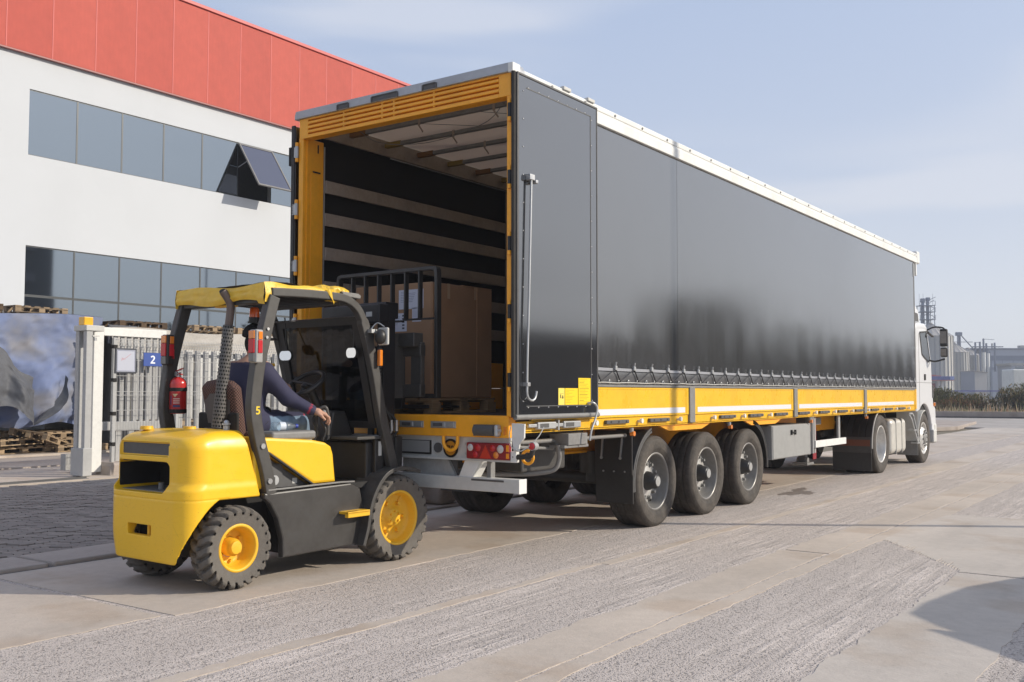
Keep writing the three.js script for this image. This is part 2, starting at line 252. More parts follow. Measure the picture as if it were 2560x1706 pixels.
  list.forEach((q, i) => { const y = -0.001 + (q.d - 0.5) * 0.012 + 0.012 * Math.sin(q.x * 1.3) * Math.cos(q.z * 0.9); if (i < 300) { const b = new THREE.Mesh(shapes[0], tones[q.t]); b.name = 'paver'; b.position.set(q.x, y, q.z); b.rotation.y = PI * 0 + q.ry; b.castShadow = b.receiveShadow = true; fc.add(b); } else if (q.z < 5.2) rest[q.t].push(shapes[0].clone().rotateY(q.ry).translate(q.x, y, q.z)); });
  rest.forEach((gs, i) => M(fc, 'paver_field', gs, tones[i], { kind: 'stuff' }));

  // yard behind the gate line: lit concrete apron with a low step, gate rail
  const yard = struct('yard_floor', 'sunlit concrete yard behind the gate with a low step');
  M(yard, 'apron', BX(-12.6, -9.74, -0.1, 0.004, 10, -60), m.concrete); M(yard, 'yard_slab', BX(-15.2, -12.6, -0.1, 0.03, 10, -60), m.kerb); M(yard, 'raised_slab', BX(-19.6, -15.2, -0.1, 0.075, 10, -60), m.concrete);
  M(yard, 'gate_rail', [BX(-9.93, -9.89, 0, 0.03, 10, -2.45), BX(-10.0, -9.82, 0, 0.008, 10, -2.45)], m.darkGrey);

  // far road, kerbs and verge beyond the lorry
  const far = struct('far_road', 'grey road and kerb crossing beyond the lorry');
  M(far, 'far_carriageway', plan([[-60, -30], [-2.82, -36], [14, -36.5], [60, -30], [60, -60.02], [14, -60.02], [-60, -49]], -0.058, 0.002), m.asphalt);
  M(far, 'median_island', plan([[-3.3, -33.5], [-4.0, -41], [-9, -44], [-14, -40], [-13, -30], [-5, -28]], -0.05, 0.11, 0.02), m.kerb);
  M(far, 'far_kerb', bar([-60, 0.10, -44.5], [60, 0.10, -62], 0.35, 0.5), m.kerb);
  M(far, 'far_kerb_edge', bar([-60, 0.02, -44.1], [60, 0.02, -61.6], 0.16, 0.12), m.darkGrey);
}

// ================= WAREHOUSE
{
  const X = -19.5, wh = thing('warehouse_building', 'white rendered warehouse with red metal cladding and two bands of mirrored windows', 'building');
  const wallM = mat([0.565, 0.585, 0.605], 0.9, { map: tex(256, (u, v) => 0.985 + 0.03 * (nC(u, v) - 0.5), 5, { srgb: true }) });
  const Z0 = 14, Z1 = -34, W0 = -6.6, W1 = -30.36;
  M(wh, 'wall', [BX(X - 0.3, X, 8.96, 9.95, Z0, Z1), BX(X - 0.3, X, 5.01, 7.29, Z0, Z1), BX(X - 0.3, X, -0.1, 2.52, Z0, Z1), BX(X - 0.3, X, 7.29, 8.96, Z0, W0), BX(X - 0.3, X, 7.29, 8.96, W1, Z1), BX(X - 0.3, X, 2.52, 5.01, Z0, W0), BX(X - 0.3, X, 2.52, 5.01, W1, Z1), BX(X - 0.3, X - 14, -0.1, 12.6, Z1, Z1 - 0.3), BX(X - 0.3, X - 14, -0.1, 12.6, Z0, Z0 + 0.3), BX(X - 14, X - 14.3, -0.1, 12.6, Z0, Z1)], wallM);
  M(wh, 'roof', BX(X - 0.25, X - 14, 12.2, 12.4, Z0 - 0.05, Z1 + 0.05), m.grey); M(wh, 'inner_floor', [BX(X - 0.3, X - 8, 6.3, 6.5, Z0 - 0.1, Z1 + 0.1), BX(X - 6, X - 6.2, 0, 12.1, Z0 - 0.1, Z1 + 0.1)], m.darkGrey);
  const redT = tex(256, (u, v) => { const k = 0.93 + 0.07 * nA(u, v) + 0.04 * (nB(u, v * 0.2) - 0.5); return [k, k, k]; }, 1.7, { srgb: true });
  const reds = [[0.50, 0.088, 0.060], [0.485, 0.083, 0.057], [0.515, 0.093, 0.064]].map((c) => mat(c, 0.75, { map: redT }));
  M(wh, 'cladding_backing', BX(X - 0.3, X + 0.02, 9.95, 12.62, Z0, Z1), reds[1]);
  for (let z = 13.2, k = 0; z > -34; z -= 1.195, k++) M(wh, 'cladding_panel', [BX(X + 0.02, X + 0.10, 9.84, 12.60, z - 0.006, z - 1.189, 0.012)], reds[k % 3]);
  for (let z = 13.2 - 1.195; z > -34; z -= 1.195) M(wh, 'cladding_seam', BX(X + 0.06, X + 0.106, 9.84, 12.60, z - 0.014, z + 0.014, 0.004), mat([0.58, 0.13, 0.11], 0.6)); M(wh, 'parapet_coping', [BX(X - 0.4, X + 0.15, 12.615, 12.72, Z0, Z1, 0.015)], mat([0.52, 0.085, 0.075], 0.5)); M(wh, 'cladding_drip', BX(X + 0.02, X + 0.115, 9.80, 9.835, Z0, Z1), mat([0.30, 0.10, 0.09], 0.5));
  const glassM = mat([0.235, 0.270, 0.305], 0.03, { metalness: 1 }), frameM = mat([0.05, 0.055, 0.058], 0.4, { metalness: 0.3 });
  const gr = rng(31);
  const pane = (za, zb, y0, y1) => { const p = grp(wh, 'window'); const e = new THREE.BoxGeometry(0.012, y1 - y0 - 0.012, za - zb - 0.02); const q = M(p, 'pane', e, glassM); q.position.set(X - 0.035, (y0 + y1) / 2, (za + zb) / 2); q.rotation.set(0, (gr() - 0.5) * 0.004, (gr() - 0.5) * 0.003); M(p, 'frame', [BX(X - 0.075, X - 0.022, y0, y1, zb - 0.022, zb + 0.022), BX(X - 0.075, X - 0.025, y0 - 0.004, y0 + 0.022, za, zb), BX(X - 0.075, X - 0.025, y1 - 0.03, y1 + 0.004, za, zb)], frameM); return p; };
  for (let k = 0; k < 18; k++) {
    const za = W0 - k * 1.31 - 0.0, zb = za - 1.31;
    if (k !== 5) pane(za, zb, 7.29, 8.96);
    pane(za, zb, 3.765, 5.01); pane(za, zb, 2.52, 3.755);
  }
  const za = -13.13, zb = -14.46; // the open sash, hinged along its top
  const sash = grp(wh, 'open_window'); sash.position.set(X + 0.01, 8.93, 0); sash.rotation.z = 0.60;
  M(sash, 'pane', BX(-0.008, 0.008, -1.66, -0.02, za - 0.02, zb + 0.02), mat([0.22, 0.22, 0.26], 0.05, { metalness: 0.85 })); M(sash, 'frame', [BX(-0.022, 0.022, -1.68, 0, za - 0.005, za - 0.05), BX(-0.022, 0.022, -1.68, 0, zb + 0.005, zb + 0.05), BX(-0.021, 0.021, -1.68, -1.63, za - 0.05, zb + 0.05), BX(-0.021, 0.021, -0.05, 0, za - 0.05, zb + 0.05)], m.grey);
  M(wh, 'open_window_stay', [bar([X - 0.03, 8.2, za - 0.03], [X + 0.40, 8.34, za - 0.04], 0.012, 0.02)], m.alu); M(wh, 'window_reveal', [BX(X - 0.28, X - 0.02, 7.27, 7.29, za, zb), BX(X - 0.2, X - 0.06, 7.3, 8.95, zb - 0.03, zb - 0.005)], m.grey);
}

// ================= PALLETS, COVERED STACKS, GATE AND FENCE
const woodF = (() => { const a = fbm(301, 3, 4, 40), b = fbm(311, 2, 3, 90), st = fbm(317, 5, 4); return (u, v) => { const k = 0.70 + 0.22 * (a(u, v) - 0.5) + 0.16 * (b(u, v) - 0.5) - 0.16 * sstep(0.52, 0.75, st(u, v)); return [k * 1.0, k * 0.87, k * 0.70]; }; })();
const woodT = tex(256, woodF, 0.9, { srgb: true });
const woodM = [0.84, 0.70, 0.58, 0.42].map((k) => mat([k, k * 0.98, k * 0.96], 0.85, { map: woodT }));
const woodDarkM = [0.22, 0.16].map((k) => mat([k, k * 0.86, k * 0.76], 0.9, { map: woodT }));
const pg = { top: B(0.8, 0.022, 0.135), str: B(0.1, 0.022, 1.2), blk: B(0.1, 0.078, 0.135), bot: B(0.1, 0.02, 1.2) }; for (const k in pg) boxUV(join(pg[k]));
for (const k in pg) pg[k] = boxUV(join(pg[k]));
const plr = rng(401);
// origin at the middle of the underside; long side along z
function pallet(label, pos, ry = 0, o = {}) {
  const t = thing('wooden_pallet', label, 'pallet', pos, ry, o.group); if (o.rx) t.rotation.x = o.rx; if (o.rz) t.rotation.z = o.rz; const ms = o.dark ? woodDarkM : woodM;
  const add = (n, g, x, y, z) => { const b = new THREE.Mesh(g, ms[Math.floor(plr() * ms.length)]); b.name = n; b.position.set(x, y, z); b.rotation.y = (plr() - 0.5) * 0.02; b.castShadow = b.receiveShadow = true; t.add(b); };
  for (const x of [-0.35, 0, 0.35]) { add('bottom_board', pg.bot, x, 0.010, 0); add('stringer_board', pg.str, x, 0.1095, 0); for (const z of [-0.53, 0, 0.53]) add('block', pg.blk, x, 0.0595, z); }
  for (let i = 0; i < 6; i++) add('deck_board', pg.top, 0, 0.132, -0.5325 + i * 0.213);
  return t;
}
const tarpT = (() => { const a = fbm(351, 5, 5), b = fbm(359, 3, 4), c = fbm(367, 14, 4); return tex(512, (u, v) => { const p = sstep(0.42, 0.74, a(u, v) * 0.6 + b(u, v) * 0.4), q = c(u, v); const bl = [0.53, 0.59, 0.74], gy = [0.655, 0.65, 0.66]; const k = 0.94 + 0.10 * (q - 0.5); return [lerp(bl[0], gy[0], p) * k, lerp(bl[1], gy[1], p) * k, lerp(bl[2], gy[2], p) * k]; }, 2.9, { srgb: true }); })();
function sheet(f, nu, nv) { // grid surface from f(u,v) -> [x,y,z]
  const p = [], idx = []; for (let j = 0; j <= nv; j++) for (let i = 0; i <= nu; i++) p.push(...f(i / nu, j / nv)); for (let j = 0; j < nv; j++) for (let i = 0; i < nu; i++) { const a = j * (nu + 1) + i; idx.push(a, a + 1, a + nu + 1, a + 1, a + nu + 2, a + nu + 1); }
  const g = new THREE.BufferGeometry(); g.setAttribute('position', new THREE.Float32BufferAttribute(p, 3)); const uv = []; for (let j = 0; j <= nv; j++) for (let i = 0; i <= nu; i++) uv.push(i / nu, j / nv); g.setAttribute('uv', new THREE.Float32BufferAttribute(uv, 2)); g.setIndex(idx); g.computeVertexNormals(); return g;
}
{
  const wrk = fbm(371, 4, 5), wrk2 = fbm(373, 9, 4);
  const tarpM = mat([0.70, 0.70, 0.72], 0.8, { map: tarpT, side: THREE.DoubleSide }), greyTarp = mat([0.42, 0.40, 0.375], 0.7, { map: scuffT, side: THREE.DoubleSide }), slateTarp = mat([0.085, 0.09, 0.105], 0.7, { side: THREE.DoubleSide, map: scuffT });
  // blue-grey sheet draped over the stack nearest the gate
  const st = thing('covered_stack', 'tall goods stack under a faded blue and grey tarpaulin left of the gate', 'covered stack');
  M(st, 'load', [BX(-18.6, -16.0, 0.72, 2.93, -1.2, -6.1), BX(-18.6, -16.0, 0.08, 0.3, -1.2, -6.3)], mat([0.10, 0.09, 0.08], 1));
  M(st, 'tarpaulin', sheet((u, v) => { const z = -0.6 - u * 5.75, w = wrk(u, v), w2 = wrk2(u * 2, v); const sag = sstep(0.12, 0, Math.abs(u - 0.70 - 0.10 * v)) * 0.22 * v; const diag = Math.sin((u * 4.2 + v * 1.9) * 3.1) * 0.12 * v; const yb = 0.62 + 0.30 * sstep(0.62, 0.4, u) - 0.06 * Math.sin(u * 21) + 0.05 * w; const rg = (n) => (1 - Math.abs(2 * n - 1)) ** 4; return [-15.75 + 0.34 * (w - 0.5) * (0.3 + v) + 0.12 * (w2 - 0.5) * v + 0.16 * rg(wrk(u * 0.9 + v * 0.35, v * 0.45)) * (0.15 + v) + 0.05 * rg(wrk2(u * 1.1 - v * 0.3, v * 0.6)) + diag + sag - 0.25 * v * v, lerp(3.0 + 0.04 * Math.sin(u * 9), yb, v), z]; }, 110, 50), tarpM);
  M(st, 'tarpaulin_top', sheet((u, v) => [-15.75 - v * 3.1, 3.0 + 0.04 * Math.sin(u * 9) * (1 - v) + 0.05 * (wrk(u, v) - 0.5), -0.6 - u * 5.75], 40, 12), tarpM);
  // loose flap hanging off the left half in deep folds, and a dark crease beside it
  const drape = (rows, nu, nv, amp, seed) => { const wn = fbm(seed, 6, 4), cr = rows.map((r) => new THREE.CatmullRomCurve3(r.map(([y, z, x]) => V(x, y, z)))); return sheet((u, v) => { const c = new THREE.CatmullRomCurve3(cr.map((k) => k.getPoint(u))).getPoint(v); const k = (wn(u, v) - 0.5) * amp + 0.06 * Math.abs(Math.sin(u * 9 + v * 2.5)) * v; return [c.x + k, c.y + k * 0.2, c.z]; }, nu, nv); };
  M(st, 'loose_fold', drape([[[2.80, -2.4, -15.62], [2.55, -3.4, -15.55], [2.2, -4.02, -15.5], [1.80, -4.3, -15.45], [1.66, -4.66, -15.5]], [[1.9, -2.4, -15.35], [1.85, -3.4, -15.15], [1.7, -4.0, -15.30], [1.4, -4.3, -15.15], [1.2, -4.62, -15.42]], [[0.95, -2.4, -15.3], [1.0, -3.3, -15.05], [1.05, -4.0, -15.2], [0.85, -4.3, -15.1], [0.64, -4.58, -15.35]]], 60, 40, 0.12, 391), slateTarp);
  M(st, 'fold_crease', drape([[[1.72, -5.36, -15.47], [1.4, -5.27, -15.42], [1.05, -5.0, -15.40], [0.67, -4.6, -15.38]], [[1.6, -5.36, -15.40], [1.12, -5.24, -15.25], [0.88, -5.0, -15.28], [0.66, -4.62, -15.33]]], 24, 8, 0.03, 397), slateTarp);
  // second stack further along under a grey sheet
  const s2 = thing('covered_stack', 'long low goods stack under a grey tarpaulin behind the wire fence', 'covered stack');
  M(s2, 'load', BX(-18.6, -15.2, 0.1, 2.68, -6.7, -16), mat([0.20, 0.19, 0.17], 1));
  M(s2, 'tarpaulin', sheet((u, v) => { const w = wrk(u * 2, v), f = Math.abs(Math.sin(u * 15)) * 0.10 * v; return [-14.95 + 0.22 * (w - 0.5) * v + f, lerp(2.76 + 0.03 * Math.sin(u * 20), 2.32 - 0.12 * Math.abs(Math.sin(u * 11)), v), -6.1 - u * 10]; }, 120, 10), greyTarp);
  M(s2, 'tarpaulin_top', sheet((u, v) => [-14.95 - v * 3.7, 2.76 + 0.03 * Math.sin(u * 20) * (1 - v), -6.1 - u * 10], 60, 4), greyTarp);
  M(s2, 'dark_cover', BX(-15.05, -15.0, 2.40, 2.82, -6.05, -6.75, 0.02), slateTarp);
  const rack = thing('stacked_board', 'upright pale boards stored in a row behind the wire fence', 'boards'); const br = rng(63);
  for (let k = 0; k < 34; k++) M(rack, 'board', BX(-14.6 + br() * 0.06, -14.55 + br() * 0.06, 0.08, 2.2 + br() * 0.12, -6.4 - k * 0.26, -6.4 - k * 0.26 - 0.15 - br() * 0.05), br() > 0.5 ? m.whiteDirty : m.offGrey);
  // pallets lying on top of the stacks
  const onTop = 'pallets lying on the covered stacks';
  [[-16.2, 3.03, -2.2], [-16.2, 3.03, -3.55], [-16.25, 3.03, -5.0]].forEach(([x, y, z], i) => pallet(['dark weathered pallet on the blue tarpaulin, furthest from the gate', 'dark weathered pallet on the blue tarpaulin, middle of three', 'weathered pallet on the blue tarpaulin, nearest the gate'][i], [x, y, z], 0.02 * i, { group: onTop, dark: i < 2 }));
  [[-15.5, 2.80, -7.0], [-15.45, 2.80, -8.9], [-15.5, 2.80, -10.2], [-15.5, 2.80, -11.5]].forEach(([x, y, z], i) => pallet(['pallet on the grey tarpaulin, nearest the yellow lamp', 'pallet on the grey tarpaulin, second from the yellow lamp', 'pale pallet on the grey tarpaulin, third from the yellow lamp', 'pale pallet on the grey tarpaulin beside the forklift exhaust'][i], [x, y, z], 0.03 * i - 0.03, { group: onTop, dark: i < 1 }));
  // pallets on the yard floor
  const fl = 'pallets lying on the yard floor';
  pallet('pallet flat on the yard floor, lowest of the left pile', [-16.0, 0.08, -4.55], 0.1, { group: fl }); pallet('pallet leaning on the left pile with its corner raised', [-15.9, 0.24, -4.35], 0.35, { group: fl, rz: 0.05 });
  pallet('topmost pallet of the left pile below the tarpaulin', [-16.2, 0.42, -3.75], 0.16, { group: fl, rx: -0.02 }); pallet('pallet tipped against the left pile, seen end on', [-15.7, 0.30, -4.95], 0.62, { group: fl, rx: -0.26 });
  pallet('pallet flat on the yard floor beside the gate post', [-15.8, 0.08, -5.75], 0.05, { group: fl }); pallet('second pallet up beside the gate post', [-16.0, 0.228, -5.72], -0.12, { group: fl }); pallet('topmost pallet beside the gate post', [-16.1, 0.376, -5.45], 0.08, { group: fl, rz: -0.04 });
  for (let k = 0; k < 5; k++) pallet(['bottom', 'second', 'middle', 'fourth', 'top'][k] + ' pallet of the stack seen through the wire fence', [-13.6 + 0.02 * k, 0.04 + k * 0.148, -6.6 - 0.03 * (k % 3)], 0.04 * (k % 2), { group: fl, dark: k === 1 });
  for (let k = 0; k < 4; k++) pallet(['lowest', 'second lowest', 'third', 'uppermost'][k] + ' pallet of the stack behind the forklift seat', [-13.5, 0.04 + k * 0.148, -8.6 + 0.02 * k], 0.05 * k, { group: fl });

  // gate frame
  const gp = thing('gate_post_frame', 'white steel gate post with box beam and roller housing', 'gate post');
  M(gp, 'post', [BX(-10.37, -10.27, 0, 2.33, -2.50, -2.61, 0.008), BX(-10.15, -10.06, 0, 2.33, -2.50, -2.61, 0.008)], m.gateWhite); M(gp, 'post_foot', BX(-10.39, -10.04, 0.02, 0.46, -2.47, -2.63, 0.01), m.gateWhite); M(gp, 'beam', [BX(-10.40, -10.04, 2.33, 2.42, -2.48, -2.80, 0.01)], m.whiteDirty);
  M(gp, 'roller', [C(0.035, 0.05, -10.2, 2.20, -2.66, 'y'), C(0.035, 0.05, -10.1, 2.20, -2.66, 'y'), BX(-10.3, -10.05, 2.24, 2.26, -2.6, -2.72)], m.steel);
  M(gp, 'limit_post', BX(-11.15, -11.0, 0.05, 0.32, -2.75, -2.9, 0.01), m.offGrey);
  const ga = thing('sliding_gate', 'white sliding gate with vertical bars and wire mesh beside the post', 'gate');
  M(ga, 'upright', BX(-10.46, -10.30, 0.05, 2.42, -2.78, -2.96, 0.01), m.white); M(ga, 'top_rail', BX(-10.45, -10.31, 2.28, 2.42, -2.962, -4.16, 0.01), m.white); M(ga, 'lower_rail', BX(-10.44, -10.32, 0.72, 0.86, -2.962, -4.16, 0.008), m.gateWhite); M(ga, 'bottom_rail', BX(-10.44, -10.32, 0.10, 0.18, -2.962, -4.16, 0.008), m.gateWhite); M(ga, 'upright', BX(-10.46, -10.32, 0.12, 2.28, -4.10, -4.22, 0.008), m.white);
  for (let k = 0; k < 8; k++) { const z = -3.22 - k * 0.125; M(ga, 'bar', BX(-10.40, -10.36, 0.86, 2.28, z - 0.032, z + 0.032), m.gateWhite); } for (let k = 0; k < 4; k++) { const z = -3.3 - k * 0.24; M(ga, 'bar', BX(-10.40, -10.36, 0.18, 0.72, z - 0.05, z + 0.05), m.gateWhite); }
  const fe = thing('wire_fence', 'white wire mesh fence with steel pales behind the forklift', 'fence');
  M(fe, 'fence_post', BX(-10.24, -10.18, 0.1, 2.25, -3.06, -3.12, 0.006), m.gateWhite); for (const z of [-4.28, -6.6, -8.9, -11.2, -13.5]) M(fe, 'fence_post', BX(-10.24, -10.18, 0.05, 2.2, z, z - 0.06, 0.006), m.gateWhite);
  for (const y of [2.1, 1.55, 1.0, 0.5]) M(fe, 'post_clip', BX(-10.255, -10.165, y - 0.03, y + 0.03, -3.055, -3.125, 0.006), m.dark);
  for (let k = 0; k < 52; k++) { const z = -4.40 - k * 0.182; M(fe, 'pale', BX(-10.52, -10.46, 0.12, 2.08 + 0.02 * (k % 2), z - 0.045, z + 0.045, 0.006), m.gateWhite); }
  M(fe, 'pale_rail', [BX(-10.58, -10.525, 1.98, 2.04, -4.3, -13.8), BX(-10.58, -10.525, 0.42, 0.48, -4.3, -13.8)], m.gateWhite);
  for (const y of [0.72, 1.05, 1.30, 1.36, 1.62, 1.88, 2.12, 2.17, 2.22]) M(fe, 'mesh_wire', rod([-10.20 + (y > 2 ? 0.05 * (y - 2.0) * 4 - 0.02 : 0), y, -3.1], [-10.20 + (y > 2 ? 0.05 * (y - 2.0) * 4 - 0.02 : 0), y, -13.5], 0.005, 5), m.gateWhite);
  const vw = []; for (let z = -3.15; z > -13.5; z -= 0.055) vw.push(rod([-10.206, 0.6, z], [-10.206, 2.06, z], 0.0036, 4), rod([-10.206, 2.06, z], [-10.15, 2.14, z], 0.0036, 4), rod([-10.15, 2.14, z], [-10.206, 2.25, z], 0.0036, 4)); M(fe, 'mesh_upright_wire', vw, m.gateWhite, { kind: 'stuff' });
  const fb = thing('concrete_footing', 'worn concrete footing block under the gate and fence', 'footing'); { const fr = fbm(71, 5, 4); const g = new RoundedBoxGeometry(0.9, 0.28, 1.2, 6, 0.05); const p = g.attributes.position; for (let i = 0; i < p.count; i++) { const k = fr(p.getX(i) + p.getY(i) * 0.7, p.getZ(i)); p.setXYZ(i, p.getX(i) + (k - 0.5) * 0.12, p.getY(i) + (k - 0.5) * 0.10, p.getZ(i) + (k - 0.5) * 0.10); } g.computeVertexNormals(); M(fb, 'block', g.translate(-10.45, 0.06, -3.55), m.kerb); M(fb, 'plinth', BX(-10.62, -10.1, -0.05, 0.13, -4.2, -14, 0.02), m.kerb); }
  // signs and lamp
  const s1 = thing('notice_board', 'pale framed notice board with faded red drawing on the gate', 'sign');
  M(s1, 'frame', [BX(-10.20, -10.165, 1.66, 2.08, -3.08, -3.48, 0.01)], mat([0.035, 0.04, 0.055], 0.5));
  M(s1, 'panel', new THREE.PlaneGeometry(0.34, 0.36).rotateY(PI / 2).translate(-10.1615, 1.87, -3.28), mat([1, 1, 1], 0.4, { map: canv(256, 240, (x, w, h) => { x.fillStyle = '#b9bcc8'; x.fillRect(0, 0, w, h); x.strokeStyle = '#3a4570'; x.lineWidth = 4; x.strokeRect(8, 8, w - 16, h - 16); x.strokeStyle = '#b8646c'; x.lineWidth = 3; x.beginPath(); x.moveTo(110, 96); x.lineTo(196, 40); x.stroke(); x.beginPath(); for (let i = 0; i < 7; i++) { x.moveTo(60 + i * 10, 120 - i * 3); x.lineTo(74 + i * 7, 86 + i * 2); } x.stroke(); }) }), { keepUV: true });
  const s2s = thing('bay_number_sign', 'blue sign with a white number 2 on the wire fence', 'sign');
  M(s2s, 'plate', BX(-10.175, -10.166, 1.79, 2.02, -3.61, -3.97), mat([0.03, 0.055, 0.20], 0.4)); M(s2s, 'face', new THREE.PlaneGeometry(0.35, 0.222).rotateY(PI / 2).translate(-10.1635, 1.905, -3.79), mat([1, 1, 1], 0.4, { map: canv(320, 200, (x, w, h) => { x.fillStyle = '#34519a'; x.fillRect(0, 0, w, h); x.fillStyle = '#e8ebf2'; x.font = 'bold 170px sans-serif'; x.textAlign = 'center'; x.textBaseline = 'middle'; x.fillText('2', w * 0.50, h * 0.52); }) }), { keepUV: true });
  const wl = thing('warning_lamp', 'square yellow warning lamp on top of the gate post', 'lamp'); M(wl, 'lens', BX(-10.33, -10.17, 2.425, 2.56, -2.52, -2.68, 0.012), mat([0.80, 0.42, 0.015], 0.3, { clearcoat: 0.5 })); M(wl, 'base', BX(-10.31, -10.19, 2.42, 2.428, -2.54, -2.66), m.grey);
  // rubble blocks behind the trailer wheels
  const rb = rng(91); [[-3.25, -2.2, 0.34, 0.42], [-3.05, -2.75, 0.30, 0.34], [-3.3, -3.3, 0.36, 0.5]].forEach(([x, z, h, w], i) => { const g = new RoundedBoxGeometry(0.42, h, w, 4, 0.06); const p = g.attributes.position; for (let k = 0; k < p.count; k++) { const q = Math.sin(p.getX(k) * 13 + i) * Math.cos(p.getZ(k) * 11 + p.getY(k) * 9) * 0.02; p.setXYZ(k, p.getX(k) + q, p.getY(k) + q, p.getZ(k) + q); } g.computeVertexNormals(); const o = single('kerb_block', g, m.kerb, ['loose concrete block nearest the forklift front wheel', 'middle loose concrete block behind the underrun bar', 'loose concrete block furthest behind the trailer axle'][i], 'concrete block', { group: 'loose concrete blocks beside the kerb' }); o.position.set(x, 0.03 + h / 2, z); o.rotation.y = rb(); });
}

// ================= CURTAIN-SIDED TRAILER (z runs from 0 at the rear to -13.2 at the front, x from -2.5 to 0)
const tyreProf = (R, w, rimR) => { const h = w / 2; return [[rimR, -h * 0.80], [rimR + 0.02, -h * 0.90], [lerp(rimR, R, 0.35), -h * 0.99], [lerp(rimR, R, 0.6), -h], [lerp(rimR, R, 0.82), -h * 0.95], [R - 0.012, -h * 0.86], [R, -h * 0.76], [R, -h * 0.47], [R - 0.012, -h * 0.46], [R - 0.012, -h * 0.42], [R, -h * 0.41], [R, -h * 0.05], [R - 0.012, -h * 0.04], [R - 0.012, h * 0.04], [R, h * 0.05], [R, h * 0.41], [R - 0.012, h * 0.42], [R - 0.012, h * 0.46], [R, h * 0.47], [R, h * 0.76], [R - 0.012, h * 0.86], [lerp(rimR, R, 0.82), h * 0.95], [lerp(rimR, R, 0.76), h * 0.975], [lerp(rimR, R, 0.75), h * 0.985], [lerp(rimR, R, 0.6), h], [lerp(rimR, R, 0.35), h * 0.99], [lerp(rimR, R, 0.30), h * 0.97], [rimR + 0.02, h * 0.90], [rimR, h * 0.80]]; };
const tyreDustT = (() => { const a = fbm(411, 6, 4), b = fbm(419, 40, 2); return tex(512, (u, v) => { const k = 0.70 + 0.5 * (a(u, v) - 0.35) + 0.2 * (b(u, v) - 0.5); return [k, k * 0.965, k * 0.92]; }, 0.8, { srgb: true }); })();
m.truckTyre = mat([0.105, 0.097, 0.09], 0.8, { map: tyreDustT, bumpMap: fineBump, bumpScale: 0.0015 });
m.treadTyre = mat([0.045, 0.042, 0.04], 0.85, { map: tyreDustT });
const wheelGeo = {};
function truckWheel(parent, x, z, R, w, s, kind) { // s = +1: outer face towards +x
  const key = R + '_' + w + kind;
  const G = wheelGeo[key] ??= (() => {
    const rr_ = R * 0.61, h = w / 2, q = {}; const rot = (g) => boxUV(join(g).rotateZ(-PI / 2));
    q.tyre = rot(lathe(tyreProf(R, w, rr_), 72));
    if (kind === 'trailer') {
      q.rim = rot([lathe([[rr_ + 0.012, h * 0.80], [rr_ + 0.012, h * 0.86], [rr_ - 0.004, h * 0.87], [rr_ - 0.012, h * 0.80], [rr_ - 0.022, h * 0.40], [rr_ - 0.05, h * 0.12]], 64)]);
      q.disc = rot([lathe([[rr_ - 0.045, h * 0.13], [rr_ - 0.075, h * 0.16], [rr_ * 0.68, h * 0.24], [rr_ * 0.45, h * 0.32], [rr_ * 0.30, h * 0.32]], 64)]);
      q.hub = rot([lathe([[0.0, h * 0.96], [0.050, h * 0.96], [0.052, h * 0.93], [0.074, h * 0.90], [0.080, h * 0.55], [0.092, h * 0.50], [0.100, h * 0.28]], 40)]);
      q.cap = rot([C(0.050, 0.006, 0, h * 0.985, 0, 'y', 32)]);
      const nut = C(0.017, 0.032, 0, h * 0.38, rr_ * 0.62, 'y', 6); q.nut = rot([nut, C(0.024, 0.012, 0, h * 0.30, rr_ * 0.62, 'y', 12)]);
      const hole = C(0.022, 0.004, 0, h * 0.20 + 0.004, rr_ * 0.78, 'y', 16); q.hole = rot([hole]);
    } else if (kind === 'drive') {
      q.rim = rot([lathe([[rr_ + 0.012, h * 0.80], [rr_ + 0.012, h * 0.87], [rr_ - 0.004, h * 0.88], [rr_ - 0.012, h * 0.80], [rr_ - 0.03, h * 0.1], [rr_ - 0.05, -h * 0.5], [rr_ * 0.5, -h * 0.62], [0.13, -h * 0.6]], 64)]);
      q.hub = rot([lathe([[0.0, h * 0.1], [0.11, h * 0.1], [0.13, 0], [0.14, -h * 0.62]], 32)]);
    } else {
      q.rim = rot([lathe([[rr_ + 0.012, h * 0.80], [rr_ + 0.012, h * 0.87], [rr_ - 0.004, h * 0.88], [rr_ - 0.015, h * 0.78], [rr_ - 0.03, h * 0.5], [rr_ * 0.82, h * 0.62], [rr_ * 0.6, h * 0.98], [rr_ * 0.40, h * 1.0]], 64)]);
      q.hub = rot([lathe([[0.0, h * 1.15], [0.07, h * 1.15], [0.10, h * 1.0]], 32)]);
      q.nut = rot([C(0.016, 0.035, 0, h * 1.05, rr_ * 0.5, 'y', 6)]); q.hole = rot([C(0.026, 0.006, 0, h * 0.74, rr_ * 0.76, 'y', 12)]);
    }
    return q;
  })();
  const W = grp(parent, 'wheel'); W.position.set(x - s * w / 2, R - 0.012, z); W.rotation.y = s > 0 ? 0 : PI;
  const put = (n, g, mt, a = 0) => { const o = new THREE.Mesh(g, mt); o.name = n; o.rotation.x = a; o.castShadow = o.receiveShadow = true; W.add(o); };
  put('tyre', G.tyre, kind === 'trailer' ? m.truckTyre : m.truckTyre); put('rim', G.rim, kind === 'trailer' ? m.rimDull : m.rim); if (G.disc) put('wheel_disc', G.disc, m.rim); put('hub', G.hub, kind === 'steer' ? m.grey : m.black); if (G.cap) put('hub_cap', G.cap, m.offGrey);
  const a0 = z * 1.7; if (G.nut) for (let k = 0; k < 10; k++) put('wheel_nut', G.nut, m.grey, a0 + k * PI / 5); if (G.hole) for (let k = 0; k < (kind === 'steer' ? 10 : 5); k++) put('vent_hole', G.hole, m.dark, a0 + 0.3 + k * PI * 2 / (kind === 'steer' ? 10 : 5));
  return W;
}

